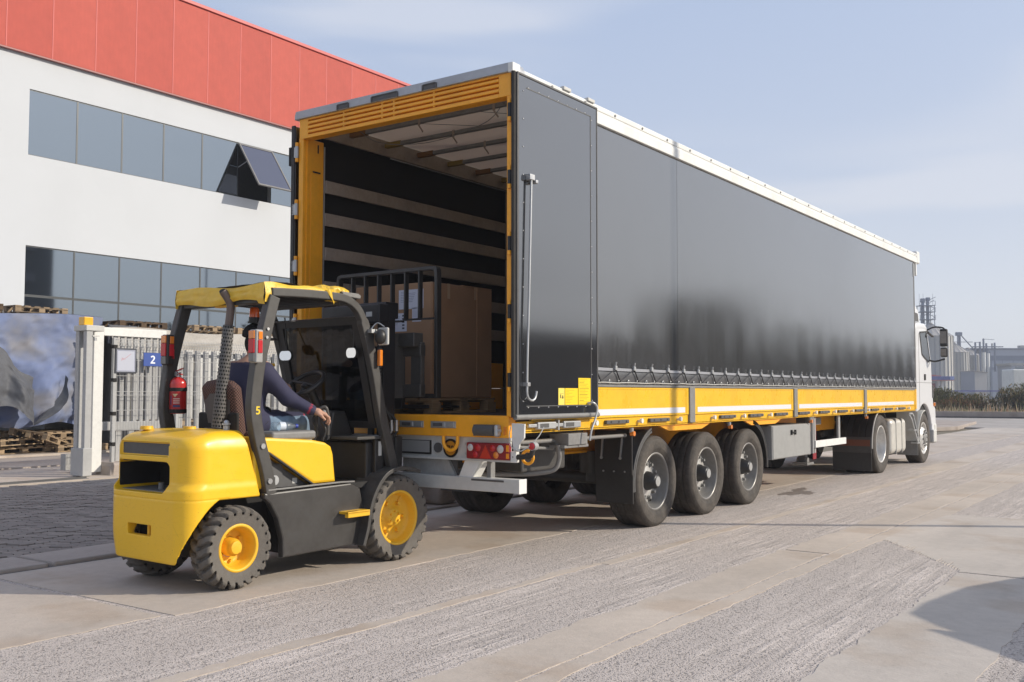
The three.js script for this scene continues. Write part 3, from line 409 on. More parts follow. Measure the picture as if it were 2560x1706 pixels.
const tr = thing('curtain_trailer', 'long black curtain-sided semi-trailer with orange frame and open rear doors', 'trailer');
{
  const L = -13.2, LX = -2.5;
  // floor and chassis
  const floorT = mat([0.075, 0.062, 0.055], 0.7, { map: scuffT });
  M(tr, 'floor', BX(LX + 0.06, -0.05, 1.09, 1.155, -0.12, L + 0.1), floorT);
  for (const x of [-0.72, -1.78]) M(tr, 'chassis_beam', [BX(x - 0.05, x + 0.05, 0.74, 0.76, -0.35, -9.6), BX(x - 0.012, x + 0.012, 0.74, 1.02, -0.35, L + 0.3), BX(x - 0.06, x + 0.06, 1.0, 1.02, -0.35, L + 0.3)], m.orange);
  for (let z = -0.6; z > L + 0.2; z -= 0.62) M(tr, 'cross_member', BX(LX + 0.08, -0.08, 1.03, 1.088, z, z - 0.06), m.orange);
  for (const s of [0, 1]) { const x0 = s ? LX + 0.02 : -0.075, x1 = s ? LX + 0.075 : -0.02; M(tr, 'side_rail', [BX(x0, x1, 1.025, 1.112, -0.10, L), BX(x0 - (s ? 0 : 0.05), x1 + (s ? 0.05 : 0), 1.018, 1.034, -0.10, L)], m.rail); }
  for (const zz of [-2.95, -5.2]) M(tr, 'arch_gusset', side([[-zz - 0.35, 1.03], [-zz + 1.05, 1.03], [-zz + 0.75, 0.955], [-zz - 0.05, 0.955]], -0.07, -0.045), m.orange);

  // rear portal
  M(tr, 'rear_sill', [BX(LX + 0.03, -0.03, 0.985, 1.155, -0.10, 0.0, 0.006), BX(LX + 0.05, -0.05, 1.150, 1.162, -0.14, -0.004)], m.orange);
  for (const x of [-0.70, -1.05, -1.62, -1.98]) { const k = M(tr, 'lock_plate', [BX(x - 0.135, x + 0.135, 1.052, 1.108, 0.0, 0.006, 0.002), BX(x - 0.12, x + 0.02, 1.060, 1.100, 0.006, 0.016, 0.003), BX(x + 0.05, x + 0.12, 1.060, 1.100, 0.006, 0.014, 0.003)], m.galv); M(k, 'slot', BX(x - 0.10, x - 0.0, 1.066, 1.094, 0.0165, 0.0175), m.darkGrey); }
  M(tr, 'buffer_roller', [C(0.046, 0.20, -0.235, 1.045, 0.035, 'x', 24)], m.darkGrey); MS(tr, 'buffer_bracket', [BX(-0.135, -0.095, 0.995, 1.092, 0.0, 0.07, 0.02), C(0.012, 0.03, -0.09, 1.045, 0.045, 'x', 10)], m.galv); M(tr, 'buffer_bracket', BX(-0.34, -0.335, 0.998, 1.09, 0, 0.06, 0.002), m.darkGrey);
  M(tr, 'reflector', BX(-0.075, -0.05, 1.01, 1.075, 0.0, 0.006), m.amberLens);
  const postR = (x0, x1) => [BX(x0, x1, 1.155, 3.78, -0.27, 0.0, 0.008)];
  M(tr, 'rear_post', postR(-0.052, -0.004), m.orange);
  const lp = M(tr, 'rear_post', [BX(LX + 0.005, LX + 0.065, 1.155, 3.78, -0.27, 0.0, 0.008), BX(LX + 0.065, LX + 0.072, 1.2, 3.45, -0.20, -0.10, 0.002), BX(LX + 0.06, LX + 0.075, 1.155, 3.78, -0.06, -0.045)], m.orange);
  MS(lp, 'post_slot', [BX(LX + 0.0705, LX + 0.0735, 3.46, 3.475, -0.22, -0.12), BX(LX + 0.0655, LX + 0.0685, 3.66, 3.74, -0.2, -0.185)], m.dark);
  M(lp, 'post_seal', BX(LX + 0.06, LX + 0.068, 1.2, 3.74, -0.285, -0.272), m.galv);
  { const h = M(tr, 'portal_header', [BX(LX + 0.015, -0.008, 3.762, 3.955, -0.10, -0.034), BX(LX + 0.015, LX + 0.13, 3.762, 3.955, -0.034, 0.004, 0.004), BX(-0.13, -0.008, 3.762, 3.955, -0.034, 0.004, 0.004), BX(LX + 0.13, -0.13, 3.762, 3.795, -0.034, 0.004, 0.004), BX(LX + 0.13, -0.13, 3.935, 3.955, -0.034, 0.004, 0.004)], m.orange);
    for (let k = 0; k < 3; k++) { const y = 3.811 + k * 0.042; M(h, 'header_rib', front([[LX + 0.13, y], [-0.13, y], [-0.13, y + 0.026], [LX + 0.13, y + 0.026]], -0.034, 0.004, 0.005), m.orange); }
    for (const x of [-1.9, -1.42, -1.28, -0.82]) M(h, 'header_strut', BX(x - 0.012, x + 0.004, 3.80, 3.935, -0.033, 0.0005), m.orange); }
  const cap = M(tr, 'rear_roof_cap', [front([[LX - 0.03, 3.952], [LX - 0.03, 3.99], [LX - 0.015, 4.03], [0.0, 4.03], [0.02, 3.99], [0.02, 3.952]], -0.16, 0.028, 0.006)], m.alu);
  for (const [a, b] of [[-1.95, -1.82], [-1.52, -1.22], [-0.92, -0.78]]) M(cap, 'cap_cutout', [BX(a, b, 3.956, 3.998, 0.028, 0.0295), BX(a - 0.012, a, 3.954, 4.0, 0.0278, 0.036), BX(b, b + 0.012, 3.954, 4.0, 0.0278, 0.036), BX(a, b, 3.998, 4.006, 0.0278, 0.036)], m.darkGrey);
  M(tr, 'roof_corner', [BX(-0.02, 0.03, 3.945, 4.028, -0.08, 0.032, 0.008)], m.white);

  // hinges on both posts
  for (const y of [3.64, 3.09, 2.55, 2.0, 1.45]) for (const s of [0, 1]) { const x = s ? LX - 0.006 : -0.012; const h = MS(tr, 'hinge', [C(0.017, 0.035, x, y + 0.075, 0.014, 'y', 12), C(0.017, 0.035, x, y - 0.075, 0.014, 'y', 12)], m.orange); M(h, 'hinge_barrel', [C(0.018, 0.112, x, y, 0.014, 'y', 12), s ? BX(x - 0.055, x - 0.005, y - 0.05, y + 0.05, 0.0, 0.02) : BX(x + 0.005, x + 0.04, y - 0.05, y + 0.05, 0.004, 0.02)], s ? m.galv : m.iron); }

  // right rear door folded back along the side
  { const D = M(tr, 'rear_door', [BX(0.018, 0.052, 1.165, 3.935, -0.02, -1.262, 0.006)], m.door, { label: 'glossy black rear door folded back against the side' });
    M(D, 'door_edge', [BX(0.014, 0.056, 1.16, 3.94, 0.002, -0.024, 0.008), BX(0.016, 0.057, 1.16, 3.94, -1.258, -1.275, 0.006), BX(0.012, 0.058, 3.932, 3.952, 0.0, -1.275, 0.006)], m.darkGrey);
    M(D, 'door_gasket', [C(0.018, 2.8, 0.03, 2.55, 0.02, 'y', 10)], m.rubber);
    M(D, 'inner_frame', [BX(0.052, 0.0545, 1.235, 3.845, -1.150, -1.158), BX(0.052, 0.0545, 3.840, 3.848, -0.13, -1.158), BX(0.052, 0.0545, 1.235, 1.243, -0.13, -1.158)], m.darkGrey);
    const rv = []; for (let k = 0; k < 12; k++) rv.push([1.28 + k * 0.23, -1.168], [1.28 + k * 0.23, -0.085]); for (let k = 0; k < 7; k++) rv.push([3.852, -0.16 - k * 0.15], [1.228, -0.16 - k * 0.15]); M(D, 'rivet_row', rv.map(([y, z]) => new THREE.SphereGeometry(0.0065, 6, 4).translate(0.0525, y, z)), m.steel);
    M(D, 'bottom_pipe', C(0.022, 1.30, 0.045, 1.152, -0.635, 'z', 14), m.grey);
    const R = M(D, 'locking_rod', [T([[0.085, 3.08, -0.155], [0.085, 2.2, -0.125], [0.085, 1.42, -0.095], [0.086, 1.32, -0.10], [0.088, 1.285, -0.15], [0.090, 1.30, -0.20], [0.092, 1.36, -0.222]], 0.0095, 60, 10)], m.galv);
    M(R, 'rod_clamp', [BX(0.05, 0.10, 3.08, 3.13, -0.12, -0.19, 0.006), BX(0.06, 0.11, 3.06, 3.09, -0.19, -0.225, 0.006), BX(0.05, 0.10, 1.40, 1.43, -0.085, -0.125, 0.004)], m.steel);
    const st = canv(512, 360, (x, w, h) => { x.clearRect(0, 0, w, h); x.fillStyle = '#101010'; x.fillRect(0, 0, w, h); const yel = '#f7d21c'; x.fillStyle = '#f2dc62'; x.fillRect(0, 140, 96, 220); x.fillStyle = yel; x.fillRect(104, 140, 200, 220); x.fillRect(310, 0, 202, 360); x.fillStyle = '#6b5a10'; const r = rng(3); for (let i = 0; i < 9; i++) { x.fillRect(118, 166 + i * 20, 40 + r() * 120, 3); } for (let i = 0; i < 17; i++) { x.fillRect(326, 22 + i * 20, 70 + r() * 100, i % 4 === 2 ? 6 : 3); } x.fillStyle = '#1b1a12'; x.beginPath(); x.arc(34, 232, 9, 0, 7); x.fill(); x.fillRect(26, 242, 14, 30); x.fillRect(52, 258, 26, 18); x.beginPath(); x.arc(66, 246, 10, 0, 7); x.fill(); x.fillRect(20, 210, 60, 3); });
    for (const [a, b, y0, y1, u0, u1, v0, v1] of [[-0.61, -0.708, 1.245, 1.388, 0, 96, 140, 360], [-0.716, -0.926, 1.245, 1.388, 104, 304, 140, 360], [-0.934, -1.14, 1.245, 1.478, 310, 512, 0, 360]]) { const p = new THREE.PlaneGeometry(a - b, y1 - y0).rotateY(PI / 2).translate(0.0545, (y0 + y1) / 2, (a + b) / 2); const uv = p.attributes.uv; for (let i = 0; i < 4; i++) uv.setXY(i, lerp(u0, u1, uv.getX(i)) / 512, 1 - lerp(v1, v0, uv.getY(i)) / 360); M(D, 'warning_sticker', p, mat([0.95, 0.95, 0.95], 0.4, { map: st }), { keepUV: true }); }
    M(D, 'door_latch', T([[0.06, 1.255, -1.08], [0.10, 1.262, -1.10], [0.115, 1.22, -1.15], [0.115, 1.12, -1.12], [0.11, 1.02, -1.06], [0.105, 0.93, -1.04]], 0.010, 36, 8), m.galv);
  }
  // left rear door folded back, seen on edge
  { const D = M(tr, 'rear_door', BX(LX - 0.075, LX - 0.04, 1.165, 3.90, 0.0, -1.26, 0.006), m.door); M(D, 'door_edge', BX(LX - 0.08, LX - 0.035, 1.16, 3.905, 0.02, 0.0, 0.006), m.iron); M(D, 'door_stop', BX(LX - 0.115, LX - 0.08, 3.52, 3.70, 0.02, -0.05, 0.006), m.dark); }

  // lights and number plate beam
  M(tr, 'light_beam', [BX(LX + 0.04, -0.04, 0.805, 0.965, -0.06, -0.035), BX(LX + 0.04, -0.02, 0.79, 0.806, -0.09, -0.012), BX(LX + 0.04, -0.03, 0.962, 0.986, -0.09, -0.03)], m.whiteDirty);
  { const np = M(tr, 'number_plate', BX(-1.36, -0.855, 0.825, 0.945, -0.035, -0.024, 0.004), m.dark); M(np, 'plate_face', BX(-1.345, -0.87, 0.842, 0.94, -0.024, -0.0225), mat([0.30, 0.30, 0.29], 0.45)); }
  M(tr, 'reversing_sensor', C(0.042, 0.02, -0.78, 0.885, -0.03, 'z', 24), m.darkGrey);
  { const f = canv(128, 128, (x) => { x.fillStyle = '#171512'; x.fillRect(0, 0, 128, 128); x.fillStyle = '#c98a22'; x.beginPath(); x.arc(64, 64, 52, 0, 7); x.fill(); x.fillStyle = '#17130d'; x.font = 'bold 62px sans-serif'; x.textAlign = 'center'; x.textBaseline = 'middle'; x.fillText('70', 64, 68); });
    const p = M(tr, 'speed_disc', C(0.078, 0.008, -0.645, 0.885, -0.03, 'z', 40), m.dark); M(p, 'disc_face', new THREE.CircleGeometry(0.074, 40).translate(-0.645, 0.885, -0.0252), mat([0.9, 0.9, 0.9], 0.4, { map: f }), { keepUV: true }); }
  M(tr, 'tie_ring', [new THREE.TorusGeometry(0.075, 0.015, 10, 28, PI).rotateZ(PI).translate(-0.615, 0.945, 0.01), C(0.015, 0.05, -0.69, 0.965, 0.01, 'y', 10), C(0.015, 0.05, -0.54, 0.965, 0.01, 'y', 10)], m.orange);
  MS(tr, 'beam_bolt', [[-0.48, 0.925], [-0.48, 0.845]].map(([x, y]) => C(0.012, 0.01, x, y, -0.03, 'z', 8)), m.galv);
  for (const [x0, x1] of [[-0.455, -0.02], [-2.46, -2.04]]) { const t = M(tr, 'tail_light', BX(x0, x1, 0.808, 0.942, -0.034, 0.006, 0.012), m.redDark); const w = x1 - x0, s = x0 > -1 ? 1 : -1, cx = (f) => s > 0 ? x0 + f * w : x1 - f * w; const dome = (f, y, r, mt) => M(t, 'lamp', new THREE.SphereGeometry(r, 18, 10).scale(1, 1, 0.35).translate(cx(f), y, 0.005), mt);
    dome(0.10, 0.90, 0.030, m.clearLens); dome(0.28, 0.90, 0.030, m.redLens); dome(0.62, 0.90, 0.028, m.redLens); dome(0.80, 0.895, 0.034, m.clearLens); dome(0.22, 0.845, 0.026, m.redLens); dome(0.70, 0.845, 0.028, m.amberLens);
    M(t, 'triangle_reflector', front([[cx(0.32), 0.815], [cx(0.60), 0.815], [cx(0.46), 0.925]], 0.004, 0.009, 0.001), m.redLens); MS(t, 'side_lens', [BX(cx(0.93), cx(1.0), 0.875, 0.93, 0.002, 0.009, 0.003), BX(cx(0.93), cx(1.0), 0.82, 0.862, 0.002, 0.009, 0.003)], m.amberLens); }
  M(tr, 'underrun_bar', BX(LX + 0.03, 0.055, 0.545, 0.655, -0.12, -0.02, 0.006), m.whiteDirty); M(tr, 'bar_cap', BX(0.056, 0.063, 0.542, 0.658, -0.123, -0.017, 0.002), m.white); M(tr, 'bar_tape', BX(-0.42, -0.09, 0.628, 0.644, -0.0198, -0.0188), m.darkGrey);
  for (const s of [1, -1]) { const c = -1.25, f = (x) => c + s * (x - c); const q = [[f(-0.49), 0.80], [f(-0.33), 0.80], [f(-0.42), 0.65], [f(-0.56), 0.65]]; M(tr, 'bar_support', front(s > 0 ? q : q.reverse(), -0.16, -0.03, 0.004), m.white); M(tr, 'bar_plate', BX(f(-0.62), f(-0.70), 0.62, 0.80, -0.10, -0.09), m.darkGrey); M(tr, 'support_plate', front(s > 0 ? [[f(-1.2), 0.79], [f(-0.7), 0.79], [f(-0.62), 0.656], [f(-1.2), 0.656]] : [[f(-0.62), 0.656], [f(-0.7), 0.79], [f(-1.2), 0.79], [f(-1.2), 0.656]], -0.09, -0.06), m.offGrey); M(tr, 'bar_bracket', BX(f(-0.25), f(-0.29), 0.65, 0.80, -0.12, -0.06), m.grey); }

  // corner bracket, marker lamp arm, cable, handle box and pipe on the right rear
  M(tr, 'corner_bracket', [front([[0.0, 1.105], [0.125, 1.10], [0.12, 0.99], [0.075, 0.935], [0.068, 0.88], [0.02, 0.875], [0.0, 0.98]], -0.02, 0.0, 0.004)], m.white);
  M(tr, 'cable', [T([[0.04, 0.90, 0.01], [0.09, 0.885, 0.015], [0.16, 0.93, -0.02], [0.21, 1.00, -0.07], [0.23, 1.075, -0.12]], 0.0045, 40, 6), T([[0.0, 1.08, 0.012], [-0.012, 1.0, 0.014], [0.0, 0.93, 0.012], [0.04, 0.89, 0.01]], 0.004, 24, 6)], m.whiteDirty);
  { const A = M(tr, 'marker_lamp_arm', T([[0.0, 0.835, -0.03], [0.08, 0.838, -0.04], [0.15, 0.85, -0.05], [0.17, 0.90, -0.055]], 0.022, 24, 10), m.rubber); M(A, 'lamp_head', C(0.034, 0.05, 0.175, 0.925, -0.055, 'z', 20), m.offGrey); M(A, 'lens', new THREE.SphereGeometry(0.028, 16, 10).scale(1, 1, 0.4).translate(0.175, 0.925, -0.028), m.redLens); M(A, 'arm_socket', [BX(-0.02, 0.035, 0.79, 0.88, -0.06, -0.01, 0.006)], m.white); }
  M(tr, 'tie_ring', new THREE.TorusGeometry(0.052, 0.012, 10, 28).translate(0.075, 0.83, -0.12), m.orange);
  { const T0 = M(tr, 'tensioner', [BX(-0.012, 0.02, 1.062, 1.092, -0.22, -0.34, 0.008), BX(-0.012, 0.03, 1.045, 1.105, -0.34, -0.62, 0.01), BX(-0.012, 0.022, 1.06, 1.09, -0.62, -0.74, 0.006), BX(-0.012, 0.03, 1.045, 1.105, -0.74, -1.02, 0.01), BX(-0.012, 0.026, 1.03, 1.12, -0.655, -0.675, 0.004)], m.galv); MS(T0, 'tensioner_slot', [BX(0.0302, 0.032, 1.058, 1.092, -0.37, -0.50), BX(0.0302, 0.032, 1.058, 1.092, -0.77, -0.90)], m.darkGrey); }
  M(tr, 'handle_box', [BX(-0.16, 0.035, 0.895, 0.995, -0.80, -1.12, 0.006), BX(-0.14, 0.02, 0.87, 0.895, -0.76, -1.16, 0.004)], m.grey);
  MS(tr, 'cross_pipe', [rod([-0.12, 0.935, -0.3], [-0.10, 0.935, -2.05], 0.018, 10), rod([-0.10, 0.90, -0.25], [-0.16, 0.86, -0.85], 0.014, 8)], m.grey);
  M(tr, 'bent_tube', T([[-0.05, 0.90, -0.76], [-0.06, 0.78, -0.80], [-0.09, 0.69, -0.78], [-0.22, 0.652, -0.70], [-0.5, 0.64, -0.55], [-0.75, 0.64, -0.45]], 0.021, 50, 10), m.grey);
  M(tr, 'rear_underbox', [BX(-1.5, -0.28, 0.66, 0.96, -0.55, -1.25, 0.02), BX(-2.2, -0.3, 0.90, 1.02, -0.5, -1.6)], m.blackGrey);
  M(tr, 'axle_tube', [-2.68, -3.90, -5.12].flatMap((z) => [C(0.065, 2.1, -1.25, 0.45, z, 'x', 16), BX(-0.75, -0.62, 0.42, 0.62, z - 0.3, z + 0.3, 0.02), BX(-1.88, -1.75, 0.42, 0.62, z - 0.3, z + 0.3, 0.02), C(0.12, 0.22, -0.69, 0.64, z + 0.28, 'y', 16), C(0.12, 0.22, -1.81, 0.64, z + 0.28, 'y', 16)]), m.blackGrey);
  for (const z of [-2.66, -3.90, -5.13]) { truckWheel(tr, -0.055, z, 0.462, 0.37, 1, 'trailer'); truckWheel(tr, LX + 0.055, z, 0.462, 0.37, -1, 'trailer'); }
  // mudguards: rear arc with flap, front arc
  for (const s of [0, 1]) { const x0 = s ? LX + 0.05 : -0.44, x1 = s ? LX + 0.44 : -0.045;
    const arc = []; for (let i = 0; i <= 14; i++) { const a = lerp(1.86, 3.30, i / 14); arc.push([2.66 + 0.53 * Math.cos(a), 0.465 + 0.53 * Math.sin(a)]); } const G1 = M(tr, 'mudguard', [side(ribbon(arc, 0.012), x0, x1), side(ribbon(arc.slice(0), 0.05), s ? x0 : x1 - 0.012, s ? x0 + 0.012 : x1)], m.darkGrey); M(G1, 'mud_flap', [BX(x0 - (s ? 0 : 0.02), x1, 0.27, 0.60, -2.102, -2.117), BX(x0 - (s ? 0 : 0.02), x1, 0.55, 0.98, -2.085, -2.10)], m.black); if (!s) MS(G1, 'flap_bracket', [bar([-0.14, 0.93, -2.07], [-0.17, 0.72, -2.078], 0.012, 0.02), bar([-0.36, 0.93, -2.07], [-0.38, 0.72, -2.078], 0.012, 0.02), ...[-0.12, -0.24, -0.36].map((x) => C(0.008, 0.012, x, 0.58, -2.078, 'z', 8)), C(0.014, 0.012, -0.17, 0.71, -2.076, 'z', 10), C(0.014, 0.012, -0.38, 0.71, -2.076, 'z', 10)], m.galv);
    const arc2 = []; for (let i = 0; i <= 14; i++) { const a = lerp(-0.10, 1.45, i / 14); arc2.push([5.13 + 0.53 * Math.cos(a), 0.465 + 0.53 * Math.sin(a)]); } M(tr, 'mudguard', [side(ribbon(arc2, 0.012), x0, x1), side(ribbon(arc2, 0.05), s ? x0 : x1 - 0.012, s ? x0 + 0.012 : x1)], m.black); }
  for (const z of [-2.05, -4.42, -7.25, -9.95]) { const k = M(tr, 'side_marker', C(0.022, 0.05, -0.03, 0.985, z, 'y', 12), m.offGrey); M(k, 'lens', C(0.024, 0.04, -0.015, 0.955, z, 'x', 14), m.amberLens); }

  // side boards, rail fittings
  for (const s of [0, 1]) {
    const xo = s ? LX + 0.012 : -0.012, q = s ? 1 : -1, P = [-0.30, -3.365, -6.60, -9.86, -13.12];
    for (let k = 0; k < 4; k++) { const a = P[k] - (k ? 0.072 : 0), b = P[k + 1] + (k < 3 ? 0.072 : 0); const bd = M(tr, 'side_board', [BX(xo, xo + q * 0.028, 1.117, 1.398, a, b, 0.004), BX(xo - q * 0.004, xo + q * 0.02, 1.117, 1.398, a, a - 0.06, 0.004), BX(xo - q * 0.004, xo + q * 0.02, 1.117, 1.398, b + 0.06, b, 0.004), BX(xo - q * 0.004, xo + q * 0.02, 1.380, 1.398, a - 0.06, b + 0.06, 0.003), BX(xo - q * 0.004, xo + q * 0.02, 1.117, 1.132, a - 0.06, b + 0.06, 0.003)], s ? m.orange : m.board); if (!s) M(bd, 'white_stripe', BX(xo - 0.001, xo + 0.0022, 1.140, 1.196, a - 0.085, b + 0.085), mat([0.72, 0.72, 0.74], 0.35)); else M(tr, 'side_board_upper', BX(xo, xo + 0.03, 1.40, 1.70, a, b, 0.004), m.orange); }
    for (const z of P.slice(1, 4)) { M(tr, 'side_pillar', [BX(xo - q * 0.018, xo + q * 0.03, 1.03, 1.41, z - 0.065, z + 0.065, 0.006)], m.grey); M(tr, 'inner_pillar', [BX(xo + q * 0.05, xo + q * 0.11, 1.16, 3.80, z - 0.06, z + 0.06, 0.006)], m.slat); }
    if (!s) {
      M(tr, 'board_top_rail', [BX(-0.05, -0.004, 1.402, 1.425, -1.28, -13.12, 0.004)], m.grey);
      for (let k = 0, z = -1.305; z > -13; z -= 0.868, k++) { const inP = P.some((p) => Math.abs(p - z) < 0.1); if (!inP) M(tr, 'rope_knob', [C(0.014, 0.03, -0.005, 1.072, z, 'x', 10), C(0.024, 0.022, 0.018, 1.076, z, 'x', 12)], m.white); const a = z - 0.20, b = z - 0.63; if (!P.some((p) => p < a + 0.1 && p > b - 0.1) && b > -13.1) { const pp = M(tr, 'anchor_plate', BX(-0.02, 0.012, 1.058, 1.094, a, b, 0.006), m.darkGrey); MS(pp, 'anchor_slot', [0.07, 0.215, 0.36].map((d) => BX(0.0122, 0.0135, 1.066, 1.086, a - d, a - d - 0.02)), m.dark); } }
    }
  }
  // right curtain: slightly slack sheet with pillar edges pressing through, hem flap, hooks, straps, cable
  const cw = fbm(431, 3, 4);
  const curtainX = (z, y) => { let x = 0; for (const p of [-3.365, -6.6, -9.86]) x += 0.0002 * Math.exp(-(((z - p) / 0.055) ** 2)); return x + 0.008 * (cw(z / 13, y / 4) - 0.5) + 0.0018 * Math.sin(z * 8.6) * sstep(2.4, 1.6, y); };
  const C0 = M(tr, 'side_curtain', sheet((u, v) => { const z = lerp(-1.24, -13.14, u), y = lerp(1.585, 3.86, v); return [-0.004 + curtainX(z, y), y, z]; }, 420, 26), m.curtain, { label: 'glossy black curtain along the right side' });
  M(C0, 'curtain_hem', sheet((u, v) => { const z = lerp(-1.24, -13.14, u); const y = lerp(1.425, 1.59, v); return [-0.012 + 0.016 * Math.sin(v * PI) + 0.005 * Math.sin(z * 17.2), y, z]; }, 300, 8), mat([0.075, 0.075, 0.078], 0.35, { ior: 1.8 })); M(C0, 'hem_band', sheet((u, v) => { const z = lerp(-1.26, -13.12, u); return [0.014 + 0.004 * Math.sin(z * 17.2) - 0.006 * v, lerp(1.552, 1.580, v), z]; }, 200, 1), mat([0.26, 0.26, 0.27], 0.3));
  for (const z of [-3.05]) M(C0, 'curtain_seam', sheet((u, v) => { const y = lerp(1.60, 3.82, v), zz = z + (u - 0.5) * 0.035; return [-0.0028 + curtainX(zz, y), y, zz]; }, 2, 40), m.curtain);
  const hookG = join([rod([0.016, 1.585, 0], [0.03, 1.635, 0.0], 0.008, 6), BX(0.012, 0.032, 1.56, 1.60, -0.018, 0.018, 0.004)]), lace = join([rod([0.022, 1.57, 0], [0.022, 1.452, -0.088], 0.0065, 5), rod([0.022, 1.57, 0.005], [0.022, 1.455, 0.27], 0.004, 5)]); boxUV(hookG); boxUV(lace);
  const ringG = boxUV(join(new THREE.TorusGeometry(0.017, 0.005, 5, 12).rotateY(PI / 2)));
  for (let k = 0, z = -1.29; z > -13.05; z -= 0.3655, k++) { for (const [n, g, mt] of [['curtain_hook', hookG, m.galv], ['lacing_strap', lace, m.iron]]) { const o = new THREE.Mesh(g, mt); o.name = n; o.position.z = z; o.castShadow = true; tr.add(o); } }
  for (let z = -1.39; z > -13.05; z -= 0.1828) { const o = new THREE.Mesh(ringG, m.galv); o.name = 'cable_ring'; o.position.set(0.004, 1.452, z); o.castShadow = true; tr.add(o); }
  M(tr, 'customs_cable', T(Array.from({ length: 60 }, (_, i) => [0.016, 1.443 + 0.003 * Math.sin(i * 2.3), lerp(-1.27, -13.1, i / 59)]), 0.0045, 180, 5), m.whiteDirty);
  // left curtain and load slats
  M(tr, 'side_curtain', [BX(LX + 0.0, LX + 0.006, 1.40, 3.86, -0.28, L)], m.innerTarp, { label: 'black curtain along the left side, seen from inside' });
  for (const y of [3.35, 3.03, 2.695, 2.365, 2.03]) { const P = [-0.29, -3.365, -6.60, -9.86, -13.12]; for (let k = 0; k < 4; k++) { M(tr, 'load_slat', BX(LX + 0.055, LX + 0.08, y - 0.062, y + 0.062, P[k] - (k ? 0.062 : 0), P[k + 1] + 0.062, 0.003), m.slat); M(tr, 'load_slat', BX(-0.055, -0.08, y - 0.062, y + 0.062, P[k] - (k ? 0.062 : 0.9), P[k + 1] + 0.062, 0.003), m.slat); } }
  M(tr, 'front_bulkhead', BX(LX + 0.03, -0.03, 1.05, 3.95, L, L + 0.05), mat([0.10, 0.09, 0.08], 0.8));
  // roof
  for (const s of [0, 1]) { const q = s ? -1 : 1, x = s ? LX : 0; const f = (a, b) => s ? [x - b, x - a] : [x + a, x + b]; const [a0, a1] = f(-0.07, 0.018), [b0, b1] = f(-0.02, 0.026), [c0, c1] = f(-0.085, -0.055);
    M(tr, 'roof_rail', [BX(a0, a1, 3.945, 4.005, -0.06, -13.45, 0.014)], m.white); M(tr, 'rail_valance', [BX(b0, b1, 3.825, 3.925, -1.285, -13.35, 0.008), BX(b0, b1 - 0.01, 3.925, 3.944, -1.285, -13.35)], m.white); M(tr, 'inner_roof_rail', BX(c0, c1, 3.82, 3.985, -0.12, L + 0.1, 0.006), m.slat);
    if (!s) { MS(tr, 'rail_bracket', [-0.79, -1.2].map((z) => BX(-0.01, 0.035, 3.992, 4.024, z - 0.07, z + 0.05, 0.006)), m.whiteDirty); for (let z = -0.57; z > -13.3; z -= 0.55) M(tr, 'rail_rivet', C(0.012, 0.012, 0.02, 3.972, z, 'x', 10), m.grey); } }
  M(tr, 'roof_sheet', sheet((u, v) => { const z = lerp(-0.05, -13.35, u); return [lerp(LX + 0.02, -0.02, v), 3.975 + 0.03 * Math.sin(v * PI) - 0.012 * Math.abs(Math.sin((z + 0.8) / 0.62 * PI)) * Math.sin(v * PI), z]; }, 130, 12), m.roofTarp);
  for (let k = 0, z = -0.62; z > L; z -= 0.52, k++) { const bw = M(tr, 'roof_bow', BX(LX + 0.08, -0.08, 3.905, 3.945, z - 0.022, z + 0.022, 0.005), m.grey); M(bw, 'bow_end', [BX(LX + 0.08, LX + 0.30, 3.90, 3.95, z - 0.026, z + 0.026)], mat(k % 2 ? [0.26, 0.18, 0.04] : [0.20, 0.10, 0.03], 0.8)); for (const x of [-0.62, -1.5]) M(bw, 'strap_tail', [BX(x - 0.014, x + 0.014, 3.88, 3.95, z + 0.023, z + 0.027), bar([x, 3.88, z + 0.03], [x + 0.07, 3.80, z + 0.05], 0.004, 0.016)], m.slat); }
  M(tr, 'roof_cord', [T([[-2.1, 3.92, -0.3], [-2.2, 3.86, -0.8], [-1.9, 3.87, -1.1], [-1.0, 3.90, -0.95], [-0.4, 3.93, -0.5]], 0.004, 50, 5), rod([-2.2, 3.95, -0.2], [-0.3, 3.93, -1.9], 0.003, 5), rod([-1.4, 3.95, -0.15], [-0.1, 3.93, -1.6], 0.003, 5)], m.grey);
  M(tr, 'front_corner_cap', [BX(-0.12, 0.03, 3.82, 4.06, -13.35, -13.56, 0.03), BX(-0.03, 0.014, 3.58, 3.83, -13.30, -13.36, 0.01)], m.white); M(tr, 'front_bumper', BX(LX + 0.0, -0.02, 3.6, 3.83, -13.36, -13.5, 0.03), m.darkGrey); M(tr, 'front_post', BX(-0.06, -0.004, 1.42, 3.83, -13.14, -13.24, 0.01), m.darkGrey); M(tr, 'front_corner', BX(-0.06, -0.004, 1.05, 1.42, -13.14, -13.24, 0.01), m.rail); M(tr, 'curtain_edge', BX(-0.01, 0.012, 3.55, 3.80, -13.145, -13.18, 0.006), m.white);

  // toolbox, guard, landing legs
  { const b = M(tr, 'tool_box', BX(-0.62, -0.05, 0.49, 0.925, -5.84, -7.33, 0.012), mat([0.30, 0.30, 0.30], 0.5, { map: dustT })); M(b, 'box_lid', BX(-0.052, -0.042, 0.50, 0.915, -5.86, -7.26, 0.004), mat([0.31, 0.31, 0.31], 0.5, { map: dustT })); M(b, 'latch', [BX(-0.042, -0.015, 0.815, 0.83, -6.52, -6.66, 0.003), BX(-0.042, -0.02, 0.79, 0.855, -6.5, -6.53, 0.003), BX(-0.042, -0.02, 0.79, 0.855, -6.64, -6.67, 0.003)], m.dark); M(b, 'box_strut', BX(-0.06, -0.03, 0.50, 1.02, -7.36, -7.40, 0.004), m.offGrey); }
